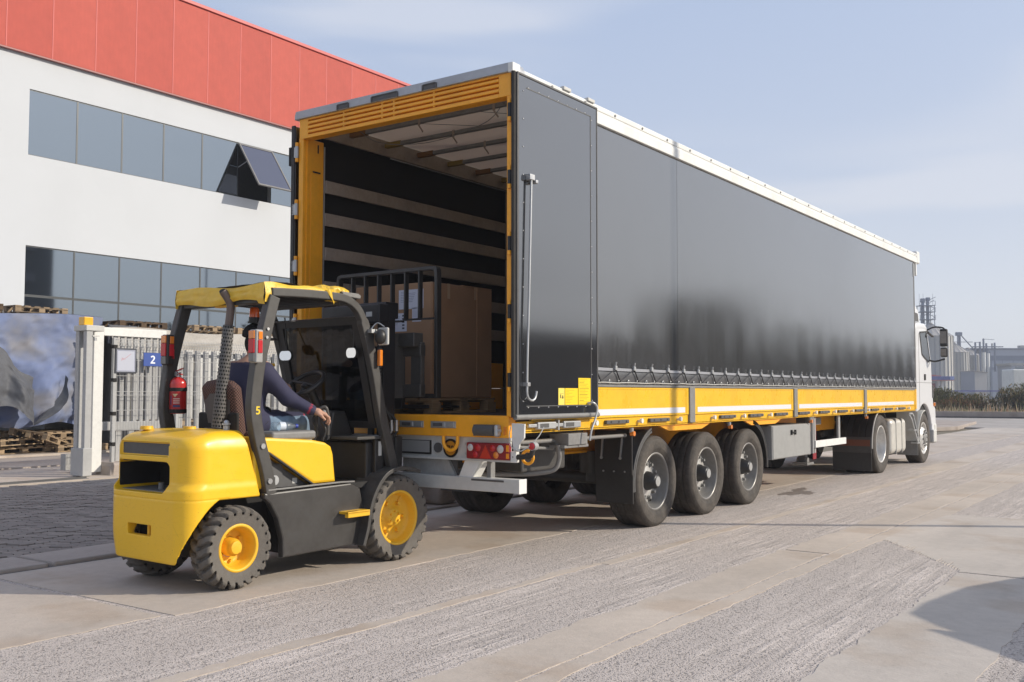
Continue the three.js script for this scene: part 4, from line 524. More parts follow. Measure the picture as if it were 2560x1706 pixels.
  { const g = M(tr, 'side_guard', BX(-0.07, -0.035, 0.575, 0.672, -7.50, -8.92, 0.005), m.white); M(g, 'guard_post', BX(-0.10, -0.071, 0.50, 1.03, -7.55, -7.61), m.offGrey); M(g, 'guard_post', BX(-0.10, -0.071, 0.60, 1.03, -8.66, -8.74), m.offGrey); M(tr, 'mud_strip', BX(-0.14, -0.13, 0.40, 1.0, -7.66, -7.8), m.redDark); }
  for (const s of [0, 1]) { const x = s ? LX + 0.45 : -0.45; const l = M(tr, 'landing_leg', [BX(x - 0.07, x + 0.07, 0.55, 1.02, -8.07, -8.23, 0.01), BX(x - 0.055, x + 0.055, 0.32, 0.55, -8.09, -8.21, 0.01)], m.darkGrey); M(l, 'leg_foot', [BX(x - 0.12, x + 0.12, 0.28, 0.32, -8.0, -8.3, 0.012), C(0.05, 0.16, x, 0.345, -8.15, 'x', 12)], m.grey); if (!s) M(l, 'leg_shaft', [rod([x + 0.1, 0.98, -8.15], [x + 0.1, 0.5, -8.15], 0.02, 10), BX(x + 0.07, x + 0.2, 0.88, 0.98, -8.1, -8.4)], m.grey); }
  M(tr, 'king_pin_plate', BX(LX + 0.5, -0.5, 0.98, 1.02, -9.6, -13.0), m.blackGrey);
}

// ================= TRACTOR UNIT
{
  const t = thing('tractor_unit', 'white lorry cab coupled to the front of the black trailer', 'lorry'), LX = -2.48;
  const cabW = mat([0.76, 0.765, 0.77], 0.35, { clearcoat: 0.6, clearcoatRoughness: 0.1 });
  M(t, 'chassis_beam', [BX(-0.86, -0.80, 0.62, 0.86, -10.2, -14.6), BX(-1.70, -1.64, 0.62, 0.86, -10.2, -14.6), BX(-1.7, -0.8, 0.7, 0.8, -10.2, -10.35), BX(-1.8, -0.7, 0.86, 0.97, -10.5, -11.5, 0.03)], m.blackGrey);
  MS(t, 'axle', [C(0.08, 2.0, -1.24, 0.49, -10.95, 'x'), C(0.07, 2.0, -1.24, 0.48, -14.0, 'x'), C(0.2, 0.3, -1.24, 0.5, -10.95, 'x')], m.blackGrey);
  for (const s of [1, -1]) {
    const c = -1.24, X = (x) => c + s * (x - c);
    truckWheel(t, X(-0.04), -10.95, 0.495, 0.30, s, 'drive'); truckWheel(t, X(-0.36), -10.95, 0.495, 0.28, s, 'drive'); truckWheel(t, X(-0.05), -14.0, 0.485, 0.30, s, 'steer');
    const arc = []; for (let i = 0; i <= 20; i++) { const a = lerp(0.9, 3.25, i / 20); arc.push([10.95 + 0.555 * Math.cos(a), 0.49 + 0.555 * Math.sin(a)]); }
    const xa = Math.min(X(-0.06), X(-0.70)), xb = Math.max(X(-0.06), X(-0.70));
    const g = M(t, 'drive_mudguard', [side(ribbon(arc.slice(0, 9), 0.012), xa, xb), ...[0, 1, 2, 3, 4, 5].map((k) => side(ribbon(arc.slice(8), 0.016 + 0.010 * (k % 2)), xa + (k + 0.08) * (xb - xa) / 6, xa + (k + 0.92) * (xb - xa) / 6))], m.black);
    M(g, 'mud_flap', BX(xa, xb, 0.06, 0.40, -10.36, -10.378), m.black); M(g, 'flap_panel', BX(xa, xb, 0.36, 0.62, -10.352, -10.368, 0.004), m.blackGrey); M(g, 'reflector_strip', BX(xa + 0.08, xb - 0.02, 0.47, 0.575, -10.346, -10.352, 0.002), mat([0.16, 0.05, 0.025], 0.4));
    M(g, 'edge_trim', side(ribbon(arc.slice(8), 0.02), s > 0 ? xb - 0.002 : xa - 0.01, s > 0 ? xb + 0.010 : xa + 0.002), m.whiteDirty);
    const tank = M(t, 'fuel_tank', [BX(X(-0.06), X(-0.66), 0.27, 0.89, -11.62, -12.66, 0.09)], mat([0.62, 0.60, 0.56], 0.45, { metalness: 0.25, roughnessMap: roughT, map: dustT })); MS(tank, 'tank_strap', [-11.92, -12.32].map((z) => BX(X(-0.052), X(-0.668), 0.262, 0.898, z - 0.025, z + 0.025, 0.09)), m.grey); M(tank, 'tank_bracket', BX(X(-0.2), X(-0.6), 0.24, 0.275, -11.7, -12.6), m.darkGrey);
    const stp = M(t, 'cab_step', [bar([X(-0.04), 0.97, -12.72], [X(-0.04), 0.86, -12.95], 0.03, 0.03), bar([X(-0.04), 0.86, -12.95], [X(-0.04), 0.40, -13.40], 0.03, 0.03), bar([X(-0.04), 0.90, -13.10], [X(-0.04), 0.42, -13.52], 0.03, 0.03), BX(X(-0.03), X(-0.15), 0.64, 0.67, -13.1, -13.34), BX(X(-0.03), X(-0.15), 0.39, 0.42, -13.34, -13.54), bar([X(-0.04), 0.97, -12.72], [X(-0.04), 0.97, -13.0], 0.03, 0.03), bar([X(-0.04), 0.97, -13.0], [X(-0.04), 0.90, -13.12], 0.03, 0.03)], m.galv);
    const f = []; for (let i = 0; i <= 12; i++) { const a = lerp(1.55, 3.2, i / 12); f.push([14.0 + 0.57 * Math.cos(a), 0.46 + 0.55 * Math.sin(a)]); } M(t, 'steer_mudguard', [side(ribbon(f, 0.02), Math.min(X(-0.03), X(-0.42)), Math.max(X(-0.03), X(-0.42))), BX(X(-0.03), X(-0.42), 0.44, 1.0, -13.40, -13.415)], m.whiteDirty); M(t, 'steer_flap', BX(X(-0.04), X(-0.42), 0.17, 0.45, -13.405, -13.42), m.grey);
    // mirrors
    const mr = MS(t, 'mirror_arm', [T([[X(-0.06), 2.60, -14.40], [X(0.06), 2.655, -14.45], [X(0.22), 2.64, -14.5], [X(0.26), 2.60, -14.5]], 0.016, 20, 8), T([[X(-0.06), 2.00, -14.62], [X(0.05), 1.98, -14.55], [X(0.24), 2.02, -14.5]], 0.018, 16, 8)], m.black);
    MS(mr, 'mirror_housing', [BX(X(0.16), X(0.305), 2.27, 2.62, -14.47, -14.56, 0.03), BX(X(0.165), X(0.30), 2.06, 2.25, -14.47, -14.56, 0.03)], m.black); for (const [a, b, y0, y1] of [[0.175, 0.29, 2.33, 2.57], [0.18, 0.285, 2.085, 2.225]]) { const q = M(mr, 'mirror_glass', B(Math.abs(b - a), y1 - y0, 0.006), mat([0.22, 0.23, 0.24], 0.05, { metalness: 1 })); q.position.set(X((a + b) / 2), (y0 + y1) / 2, -14.455); q.rotation.set(0.1, s * 0.12, 0); }
  }
  // cab shell: side profile with wheel arch, then window and door details on both flanks
  const prof = [[13.42, 0.98], [13.42, 2.60], [13.50, 2.70], [14.20, 2.72], [14.36, 2.66], [14.68, 2.0], [14.72, 1.5], [14.80, 1.12], [14.98, 1.05], [15.0, 0.38], [14.68, 0.36], [14.66, 0.72]]; for (let i = 0; i <= 10; i++) { const a = lerp(0.35, 2.2, i / 10); prof.push([14.05 + 0.62 * Math.cos(a), 0.52 + 0.62 * Math.sin(a)]); }
  const cab = M(t, 'cab_body', side(prof, LX + 0.03, -0.05, 0.03), cabW);
  M(t, 'wheel_arch_lining', BX(LX + 0.1, -0.12, 0.5, 1.12, -13.6, -14.64), m.dark);
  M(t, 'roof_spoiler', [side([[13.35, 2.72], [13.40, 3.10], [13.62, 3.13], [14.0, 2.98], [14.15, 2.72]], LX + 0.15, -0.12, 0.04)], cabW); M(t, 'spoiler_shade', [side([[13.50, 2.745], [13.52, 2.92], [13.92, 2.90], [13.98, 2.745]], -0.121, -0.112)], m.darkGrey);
  for (const s of [1, -1]) { const x0 = s > 0 ? -0.051 : LX + 0.024, x1 = s > 0 ? -0.044 : LX + 0.031; const wpts = [[13.74, 2.52], [14.26, 2.56], [14.56, 1.99], [14.40, 1.97], [14.0, 2.07], [13.90, 2.10]];
    const w = M(t, 'side_window', side(wpts, x0, x1), mat([0.02, 0.025, 0.03], 0.05, { ior: 1.5 })); M(w, 'window_seal', side(ribbon([...wpts, wpts[0]], 0.035), x0 + (s > 0 ? 0.004 : -0.004), x1 + (s > 0 ? 0.004 : -0.004)), m.black);
    M(t, 'door_handle', BX(s > 0 ? -0.05 : LX + 0.02, s > 0 ? -0.035 : LX + 0.03, 1.60, 1.72, -14.05, -14.16, 0.01), m.dark); MS(t, 'door_seam', [BX(x0, x1 - 0.002, 1.548, 1.556, -13.45, -14.70), BX(x0, x1 - 0.002, 1.0, 2.5, -13.66, -13.668)], m.grey);
    M(t, 'indicator', BX(s > 0 ? -0.06 : LX + 0.02, s > 0 ? -0.03 : LX + 0.05, 1.08, 1.16, -14.82, -14.92, 0.015), m.amberLens); M(t, 'sun_visor', bar([s > 0 ? -0.06 : LX + 0.05, 2.58, -14.34], [s > 0 ? 0.02 : LX - 0.03, 2.47, -14.55], 0.05, 0.02), m.darkGrey); M(t, 'air_intake', BX(s > 0 ? -0.055 : LX + 0.02, s > 0 ? -0.035 : LX + 0.045, 1.25, 1.50, -14.70, -14.77, 0.01), m.darkGrey); }
  M(t, 'windscreen', front([[LX + 0.15, 1.99], [-0.16, 1.99], [-0.2, 2.6], [LX + 0.19, 2.6]], -14.0, -13.985).translate(0, 0, -0.63), mat([0.02, 0.025, 0.03], 0.05, { ior: 1.7 }));
  M(t, 'front_bumper', [BX(LX + 0.04, -0.04, 0.34, 0.75, -14.8, -15.04, 0.05), BX(LX + 0.02, -0.02, 0.36, 0.62, -14.66, -14.92, 0.03)], m.whiteDirty); MS(t, 'headlamp', [BX(-0.5, -0.08, 0.55, 0.72, -15.0, -15.05, 0.02), BX(LX + 0.08, LX + 0.5, 0.55, 0.72, -15.0, -15.05, 0.02)], m.clearLens);
}

// ================= FORKLIFT (local frame: x right, y up, z = -forward)
const FX = -1.445, FZ = 1.19, FY = -0.0327;
const fk = thing('forklift_truck', 'yellow and black counterbalance forklift with raised mast behind the trailer', 'forklift', [FX, 0, FZ], FY);
function lugTyre(R, w, rimR, lugs, depth) {
  const h = w / 2, prof = [[rimR, -h * 0.8], [rimR + 0.015, -h * 0.88], [lerp(rimR, R, 0.5), -h * 0.97], [lerp(rimR, R, 0.68), -h * 0.985]];
  const sh = []; for (let i = 0; i <= 22; i++) { const t = i / 22 * 2 - 1; sh.push([R - depth - 0.020 * t ** 4 - 0.012 * Math.abs(t) ** 8, h * 0.985 * t, t]); }
  const P = [...prof.map((p) => [...p, -2]), ...sh, ...prof.reverse().map((p) => [p[0], -p[1], 2])], na = lugs * 12, pos = [], idx = [];
  for (let a = 0; a <= na; a++) { const th = a / na * PI * 2; for (const [r, y, t] of P) { let rr_ = r, yy = y; if (Math.abs(t) <= 1) { const at = Math.abs(t), ph = a / na * lugs + (t > 0 ? 0.5 : 0) + 0.55 * at * at; const f = ph - Math.floor(ph), wd = lerp(0.70, 0.66, at); const e = sstep(0, 0.07, f) * sstep(wd + 0.07, wd, f); const k = at < 0.07 ? 0.85 : at > 0.9 ? 1 : e; rr_ += depth * (at < 0.07 ? k : e) ; if (at > 0.86) yy += Math.sign(t) * 0.010 * e; } else if (Math.abs(t) === 2 && r > lerp(rimR, R, 0.6)) { const ph = a / na * lugs + (t > 0 ? 0.5 : 0) + 0.55; const f = ph - Math.floor(ph); yy += Math.sign(t) * 0.006 * sstep(0, 0.08, f) * sstep(0.74, 0.66, f); } pos.push(rr_ * Math.sin(th), yy, rr_ * Math.cos(th)); } }
  const n = P.length; for (let a = 0; a < na; a++) for (let i = 0; i < n - 1; i++) { const q = a * n + i; idx.push(q, q + n, q + 1, q + 1, q + n, q + n + 1); }
  const g = new THREE.BufferGeometry(); g.setAttribute('position', new THREE.Float32BufferAttribute(pos, 3)); g.setIndex(idx); g.computeVertexNormals(); g.rotateZ(-PI / 2); const ng = g.toNonIndexed(); return ng;
}
{
  const yl = m.forkYellow;
  // counterweight with rounded corners, radiator opening, tow slot and wheel cut-out
  const rbox2 = (px, pz, hx, hz, r) => { const dx = Math.abs(px) - hx + r, dz = Math.abs(pz) - hz + r; return Math.hypot(Math.max(dx, 0), Math.max(dz, 0)) + Math.min(Math.max(dx, dz), 0) - r; };
  const box3 = (x, y, z, c, h, r) => { const dx = Math.abs(x - c[0]) - h[0] + r, dy = Math.abs(y - c[1]) - h[1] + r, dz = Math.abs(z - c[2]) - h[2] + r; return Math.hypot(Math.max(dx, 0), Math.max(dy, 0), Math.max(dz, 0)) + Math.min(Math.max(dx, dy, dz), 0) - r; };
  const cwf = (x, y, z) => { // z is backwards here
    const low = sstep(0.74, 0.68, y), tuck = sstep(0.42, 0.16, y), back = 1.115 + 0.035 * low * (1 - 0.3 * tuck), hw = 0.474 + 0.007 * low - 0.03 * sstep(0.95, 1.1, y) - 0.02 * tuck;
    let d = rbox2(x - 0.042, z - (back - 0.6), hw, 0.6, 0.15);
    d = smax(d, y - (1.075 + 0.012 * Math.cos(x * 2.2) - 0.05 * sstep(0.85, 1.15, z)), 0.07); d = smax(d, 0.185 - y, 0.03); d = Math.max(d, (0.665 - (1.06 - y) * 0.29) - z);
    const dr = y < 0.635 ? Math.hypot(y - 0.2, z - 0.65) - 0.475 : Math.hypot(y - 0.2, z - 0.65) - 0.475; d = smax(d, -Math.max(dr, y - 0.615), 0.012);
    d = Math.max(d, -box3(x, y, z, [-0.04, 0.768, 0.90], [0.325, 0.105, 0.50], 0.05)); d = Math.max(d, -box3(x, y, z, [-0.03, 0.957, 1.16], [0.30, 0.048, 0.075], 0.01)); d = smax(d, -box3(x, y, z, [-0.01, 0.405, 1.18], [0.14, 0.036, 0.13], 0.012), 0.006);
    if (Math.abs(y - 0.622) < 0.02 && z > 0.8) d += 0.004 * Math.exp(-(((y - 0.622) / 0.004) ** 2)); return d;
  };
  M(fk, 'counterweight', nets(cwf, [-0.58, 0.14, 0.40], [0.58, 1.13, 1.22], 0.0085), yl, { raw: true });
  M(fk, 'rear_panel', BX(-0.325, 0.265, 0.912, 1.002, 1.07, 1.086, 0.004), m.darkGrey); M(fk, 'radiator', [BX(-0.38, 0.30, 0.64, 0.90, 0.74, 0.76), ...[-0.10, 0.02, 0.14].map((x) => BX(x - 0.012, x + 0.012, 0.66, 0.875, 0.80, 0.83))], m.black); M(fk, 'radiator_duct', [BX(-0.362, -0.356, 0.672, 0.864, 0.76, 1.085), BX(0.278, 0.284, 0.672, 0.864, 0.76, 1.085), BX(-0.32, 0.26, 0.866, 0.872, 0.76, 1.085)], m.dark); M(fk, 'radiator_tray', BX(-0.34, 0.28, 0.645, 0.668, 0.78, 1.08), m.grey); M(fk, 'drain_plug', C(0.02, 0.05, -0.01, 0.69, 0.98, 'y', 12), m.grey); MS(fk, 'tow_pin', [C(0.013, 0.085, 0.04, 0.405, 1.10, 'y', 12), C(0.010, 0.085, 0.075, 0.405, 1.08, 'y', 12)], m.forkYellowOld);
  for (const [x, z] of [[-0.28, 0.93], [0.05, 0.80]]) M(fk, 'top_cap', [C(0.048, 0.025, x, 1.092, z, 'y', 24, 0.044)], m.forkYellowOld);
  M(fk, 'radiator_cap', [C(0.022, 0.03, 0.34, 1.10, 0.70, 'y', 16), C(0.030, 0.012, 0.34, 1.125, 0.70, 'y', 16), new THREE.SphereGeometry(0.02, 12, 8).translate(0.34, 1.135, 0.70)], m.steel);
  // chassis
  const ch = [[-0.53, 0.635], [0.30, 0.65], [0.40, 0.60], [0.445, 0.42], [0.43, 0.23], [0.385, 0.175], [-0.36, 0.165], [-0.365, 0.30], [-0.41, 0.45], [-0.48, 0.56], [-0.53, 0.60]];
  for (const s of [1, -1]) M(fk, 'chassis_side', side(ch, s > 0 ? 0.50 : -0.56, s > 0 ? 0.56 : -0.50, 0.012), mat([0.052, 0.050, 0.049], 0.42, { map: scuffT, roughnessMap: roughT }));
  M(fk, 'chassis_body', [BX(-0.5, 0.5, 0.19, 0.60, 0.34, -0.40), BX(-0.35, 0.35, 0.22, 0.64, 0.95, 0.34), BX(-0.42, 0.42, 0.15, 0.55, -0.42, -0.95)], m.dark); M(fk, 'steer_axle', [BX(-0.42, 0.42, 0.22, 0.34, 0.66, 0.82, 0.02), C(0.05, 1.0, 0, 0.28, 0.74, 'x')], m.black);
  M(fk, 'floor_plate', [BX(-0.50, 0.50, 0.60, 0.645, -0.20, -0.80)], m.black);
  M(fk, 'chassis_trim', side(ribbon([[-0.50, 0.655], [0.20, 0.664], [0.34, 0.66]], 0.012), 0.535, 0.562, 0.003), m.grey);
  // engine cover
  const hd = [[-0.60, 0.66], [-0.60, 1.03], [-0.45, 1.025], [-0.05, 0.995], [0.08, 0.97], [0.135, 0.94], [0.158, 0.88], [0.185, 0.665], [-0.04, 0.665], [-0.44, 0.90], [-0.46, 0.66]];
  M(fk, 'engine_cover', side(hd, -0.515, 0.515, 0.022), yl); M(fk, 'cover_trim', side(ribbon([[-0.47, 0.92], [-0.05, 0.668], [0.0, 0.655], [0.2, 0.658]], 0.014), 0.49, 0.522, 0.003), m.black);
  M(fk, 'tank_panel', [side([[-0.50, 0.655], [-0.47, 0.90], [-0.06, 0.66]], 0.44, 0.462), BX(0.44, 0.47, 0.66, 0.83, 0.30, 0.44)], m.darkGrey); M(fk, 'filler_cap', [C(0.036, 0.03, 0.478, 0.715, 0.385, 'x', 20), BX(0.49, 0.50, 0.69, 0.74, 0.38, 0.39)], m.galv); M(fk, 'filler_label', BX(0.462, 0.464, 0.678, 0.718, 0.20, 0.155), m.whiteDirty);
  M(fk, 'side_step', [BX(0.50, 0.66, 0.425, 0.445, -0.18, -0.41, 0.004), BX(0.62, 0.66, 0.40, 0.445, -0.18, -0.41, 0.006)], m.forkYellowOld);
  M(fk, 'arm_pad', BX(0.27, 0.50, 1.0, 1.065, 0.42, 0.0, 0.022), m.grey); M(fk, 'arm_pad', BX(-0.50, -0.27, 1.0, 1.065, 0.42, 0.0, 0.022), m.grey);
  // wheels
  const wheel = (x, z, R, w, s, kind) => {
    const rimR = R * (kind ? 0.60 : 0.53), h = w / 2; const W = grp(fk, 'wheel'); W.position.set(x, R - 0.006, z); W.rotation.y = s > 0 ? 0 : PI; W.rotation.x = kind ? 0.3 : 0.1;
    M(W, 'tyre', lugTyre(R, w, rimR, kind ? 24 : 22, kind ? 0.020 : 0.028), kind ? m.rubberDust : m.rubberDust); const rot = (g) => join(g).rotateZ(-PI / 2);
    if (kind) { M(W, 'rim', rot([lathe([[rimR + 0.012, h * 0.76], [rimR + 0.012, h * 0.86], [rimR, h * 0.87], [rimR - 0.012, h * 0.80], [rimR - 0.02, h * 0.35], [rimR - 0.035, h * 0.18], [rimR * 0.60, h * 0.12], [rimR * 0.34, h * 0.16], [rimR * 0.32, h * 0.45], [0, h * 0.48]], 48)]), m.forkYellowOld); for (let k = 0; k < 6; k++) { const a = k * PI / 3 + 0.2; M(W, 'wheel_nut', [C(0.016, 0.035, h * 0.22, 0.125 * Math.cos(a), 0.125 * Math.sin(a), 'x', 6)], m.forkYellowOld); const a2 = a + 0.5; M(W, 'hub_bolt', [C(0.010, 0.022, h * 0.50, 0.05 * Math.cos(a2), 0.05 * Math.sin(a2), 'x', 6)], m.forkYellowOld); } M(W, 'valve', rod([h * 0.16, 0.10, -0.11], [h * 0.30, 0.13, -0.14], 0.006, 6), m.forkYellowOld); }
    else { M(W, 'rim', rot([lathe([[rimR + 0.014, h * 0.74], [rimR + 0.014, h * 0.88], [rimR, h * 0.90], [rimR - 0.012, h * 0.82], [rimR - 0.022, h * 0.2], [rimR - 0.03, -h * 0.25], [rimR * 0.62, -h * 0.30], [rimR * 0.45, -h * 0.30]], 48)]), m.forkYellowOld); M(W, 'hub', rot([lathe([[0, h * 0.66], [0.040, h * 0.66], [0.047, h * 0.60], [0.047, h * 0.35], [0.060, h * 0.32], [0.066, -h * 0.3]], 28)]), m.forkYellowOld); for (let k = 0; k < 6; k++) { const a = k * PI / 3; M(W, 'wheel_nut', [C(0.012, 0.03, -h * 0.2, 0.095 * Math.cos(a), 0.095 * Math.sin(a), 'x', 6)], m.forkYellowOld); } M(W, 'valve', rod([-h * 0.2, -0.07, 0.08], [h * 0.35, -0.085, 0.095], 0.006, 6), m.dark); }
  };
  for (const s of [1, -1]) { wheel(s * 0.50, -0.79, 0.347, 0.24, s, 1); wheel(s > 0 ? 0.475 : -0.40, 0.745, 0.287, 0.19, s, 0); }
  // front fenders
  const fa = smooth([[0.365, 0.17], [0.41, 0.30], [0.44, 0.45], [0.50, 0.58], [0.60, 0.69], [0.72, 0.735], [0.86, 0.735], [1.0, 0.70]], 26);
  for (const s of [1, -1]) M(fk, 'front_fender', [side(ribbon(fa, 0.014), s > 0 ? 0.36 : -0.645, s > 0 ? 0.645 : -0.36), side(ribbon(fa, 0.03), s > 0 ? 0.632 : -0.647, s > 0 ? 0.647 : -0.632, 0.003)], m.blackGrey);
  // overhead guard pillars and roof
  const rp = smooth([[-0.465, 0.62], [-0.505, 0.80], [-0.575, 1.02], [-0.612, 1.20], [-0.610, 1.34], [-0.575, 1.58], [-0.50, 1.88], [-0.455, 2.04]], 30), fp = smooth([[0.80, 0.70], [0.74, 0.90], [0.655, 1.16], [0.575, 1.50], [0.49, 1.78], [0.43, 1.93], [0.36, 2.02], [0.25, 2.072], [0.10, 2.085], [-0.2, 2.082], [-0.48, 2.07]], 46);
  for (const s of [1, -1]) { const x0 = s > 0 ? 0.49 : -0.56; const p = M(fk, 'rear_pillar', side(ribbon(rp, 0.092), x0, x0 + 0.07, 0.008), m.blackGrey); [[-0.555, 0.97], [-0.49, 0.72], [-0.525, 1.80], [-0.535, 1.74]].forEach(([f, y], i) => M(p, 'pillar_bolt', C(i < 2 ? 0.020 : 0.011, 0.014, s * 0.563, y, -f, 'x', i < 2 ? 10 : 12), m.steel)); M(fk, 'front_pillar', side(ribbon(fp, (t) => t < 0.5 ? 0.085 : 0.062), x0 + 0.005, x0 + 0.065, 0.008), m.blackGrey); }
  for (let k = 0; k < 9; k++) M(fk, 'guard_bar', BX(-0.495, 0.495, 2.055, 2.092, 0.40 - k * 0.082, 0.385 - k * 0.082), m.black); M(fk, 'guard_cross_member', BX(-0.49, 0.49, 2.03, 2.10, -0.22, -0.31, 0.01), m.blackGrey); M(fk, 'guard_cross_member', BX(-0.49, 0.49, 1.995, 2.075, 0.50, 0.42, 0.01), m.blackGrey); M(fk, 'guard_visor', side([[0.22, 2.095], [0.40, 2.085], [0.405, 2.11], [0.38, 2.125], [0.20, 2.13]], -0.49, 0.545, 0.006), m.grey);
  // front windscreen between the front pillars
  { const a = [0.425, 1.95], b = [0.64, 1.06], q = (x0, x1, u0, u1, d, tk) => { const P = (x, u) => [x, lerp(a[1], b[1], u), -lerp(a[0], b[0], u) + d]; const g = new THREE.BufferGeometry(); const A = P(x0, u0), Bq = P(x1, u0), Cq = P(x1, u1), Dq = P(x0, u1), o = (p) => [p[0], p[1] + tk * 0.235, p[2] - tk * 0.97]; const f = [A, Bq, Cq, Dq], k = f.map(o), tri = (x, y, z, w) => [...x, ...y, ...z, ...x, ...z, ...w]; g.setAttribute('position', new THREE.Float32BufferAttribute([...tri(f[3], f[2], f[1], f[0]), ...tri(k[0], k[1], k[2], k[3]), ...tri(f[0], f[1], k[1], k[0]), ...tri(f[2], f[3], k[3], k[2]), ...tri(f[1], f[2], k[2], k[1]), ...tri(f[3], f[0], k[0], k[3])], 3)); g.computeVertexNormals(); return g; };
    const ws = M(fk, 'windscreen', q(-0.44, 0.44, 0.04, 0.97, 0.0, 0.005), mat([0.26, 0.27, 0.265], 0.02, { transmission: 1, thickness: 0, ior: 1.5 })); M(ws, 'windscreen_frame', [q(-0.49, -0.42, 0, 1, 0.012, 0.03), q(0.42, 0.49, 0, 1, 0.012, 0.03), q(-0.42, 0.42, 0, 0.07, 0.012, 0.03), q(-0.42, 0.42, 0.94, 1, 0.012, 0.03)], m.black); }
  // yellow sheet over the guard: back flap, right flap, crumpled roll at the front
  const cf = fbm(501, 4, 4), tm = m.tarpYellow.clone(); tm.side = THREE.DoubleSide;
  const topM = mat([0.30, 0.27, 0.23], 0.75, { side: THREE.DoubleSide, map: scuffT });
  const ct = M(fk, 'canopy_sheet', sheet((u, v) => [lerp(-0.525, 0.525, u), 2.128 + 0.012 * Math.sin(u * 8) * Math.sin(v * 5) + 0.022 * (cf(u, v) - 0.5) + 0.012 * sstep(0.2, 0, Math.min(u, 1 - u)), lerp(0.525, -0.08, v)], 40, 24), topM);
  M(ct, 'back_flap', sheet((u, v) => [lerp(-0.528, 0.528, u), lerp(2.132 + 0.014 * Math.sin(u * 7), 2.008 + 0.016 * Math.sin(u * 9 + 1) + (u > 0.93 ? -0.02 : 0), v), 0.525 + 0.020 * Math.sin(v * PI * 0.8) + 0.022 * (cf(u * 2, v) - 0.5) - 0.012 * v], 60, 12), tm);
  for (const s of [1, -1]) M(ct, 'side_flap', sheet((u, v) => { const z = lerp(0.535, -0.06, u), drop = u < 0.16 ? 0.145 : lerp(0.085, 0.055, sstep(0.16, 0.5, u)) ; return [s * (0.525 + 0.020 * Math.sin(v * 2.6) + 0.016 * (cf(u, v * 0.6) - 0.5)), 2.140 - drop * v + 0.006 * Math.sin(u * 11), z]; }, 60, 12), tm);
  M(ct, 'rolled_end', sheet((u, v) => { const a = v * PI * 2.0 + 0.4, k = cf(u * 1.3, v), e = Math.sin(PI * (0.12 + 0.8 * u)); const r = 0.040 + 0.045 * e * (0.6 + 0.9 * k) + 0.02 * Math.sin(a * 3 + u * 7) * e; return [0.40 + 0.20 * u * (1 - 0.35 * u) + 0.05 * Math.cos(a) - 0.05 + 0.06 * (k - 0.5), 2.115 + r * Math.sin(a) * 0.62 + 0.012 * Math.sin(u * 9), lerp(-0.02, -0.33, u) + r * Math.cos(a) * 0.5]; }, 44, 36), tm);
  M(ct, 'sheet_fold', sheet((u, v) => [0.545 + 0.018 * Math.sin(u * 6), 2.125 - 0.115 * v * (1 - Math.abs(u - 0.5) * 1.7) + 0.02 * u, lerp(-0.02, -0.17, u) - 0.02 * v], 14, 10), tm); MS(ct, 'eyelet', [[0.548, 2.075, 0.16], [0.546, 2.02, 0.50]].map(([x, y, z]) => C(0.009, 0.006, x, y, z, 'x', 10)), m.dark);
  M(ct, 'under_fold', BX(-0.1, 0.12, 1.985, 2.01, 0.44, 0.50, 0.01), m.forkYellowOld);
  // exhaust
  { const hN = 256, hM = 512, dot = tex(hN, (u, v) => { const R = Math.floor(v * 28), x = ((u * 14 + (R % 2) * 0.5) % 1) - 0.5, y = (v * 28) % 1 - 0.5; return Math.hypot(x * 0.8, y) < 0.27 ? 0 : 1; }, 1, { ny: hM }); const g = C(0.047, 0.755, 0, 0, 0, 'y', 36, 0.042, true); const E0 = grp(fk, 'exhaust'); E0.position.set(0.1, 1.465, 0.555); E0.rotation.x = -0.075; E0.rotation.z = -0.045;
    M(E0, 'heat_shield', g, mat([0.13, 0.125, 0.12], 0.55, { metalness: 0.3, alphaMap: dot, alphaTest: 0.5, side: THREE.DoubleSide }), { keepUV: true }); M(E0, 'pipe', [C(0.039, 0.76, 0, 0.0, 0, 'y', 20, 0.035)], m.dark); M(E0, 'base_flange', BX(-0.08, 0.08, -0.395, -0.382, -0.06, 0.06, 0.004), m.black);
    M(E0, 'tail_pipe', [T([[0.0, 0.36, 0], [0.003, 0.48, 0.0], [0.0, 0.54, 0.006], [-0.015, 0.585, 0.03], [-0.035, 0.625, 0.055]], 0.030, 30, 16)], mat([0.17, 0.13, 0.115], 0.5, { metalness: 0.5, map: scuffT })); M(E0, 'pipe_mouth', new THREE.CircleGeometry(0.027, 16).rotateX(-PI / 2 + 0.9).rotateY(0.55).translate(-0.0355, 0.6265, 0.057), m.dark); }
  // lamps on the rear pillars
  for (const s of [1, -1]) { const lampX = s > 0 ? 0.575 : -0.475, b = M(fk, 'rear_lamp', BX(lampX - 0.045, lampX + 0.035, 1.555, 1.79, 0.60, 0.665, 0.012), s > 0 ? m.offGrey : m.black); M(b, 'amber_lens', [BX(lampX - 0.038, lampX + 0.022, 1.725, 1.782, 0.664, 0.675, 0.004), BX(lampX + 0.034, lampX + 0.042, 1.72, 1.775, 0.612, 0.645, 0.002)], m.amberLens); M(b, 'red_lens', [BX(lampX - 0.038, lampX + 0.022, 1.625, 1.722, 0.664, 0.676, 0.004), BX(lampX + 0.034, lampX + 0.042, 1.625, 1.715, 0.612, 0.648, 0.002)], m.redLens); M(b, 'clear_lens', BX(lampX - 0.038, lampX + 0.022, 1.565, 1.622, 0.664, 0.674, 0.004), m.grey); }
  M(fk, 'brake_lamp', [BX(-0.50, -0.44, 1.60, 1.68, 0.60, 0.635, 0.006)], m.redLens);
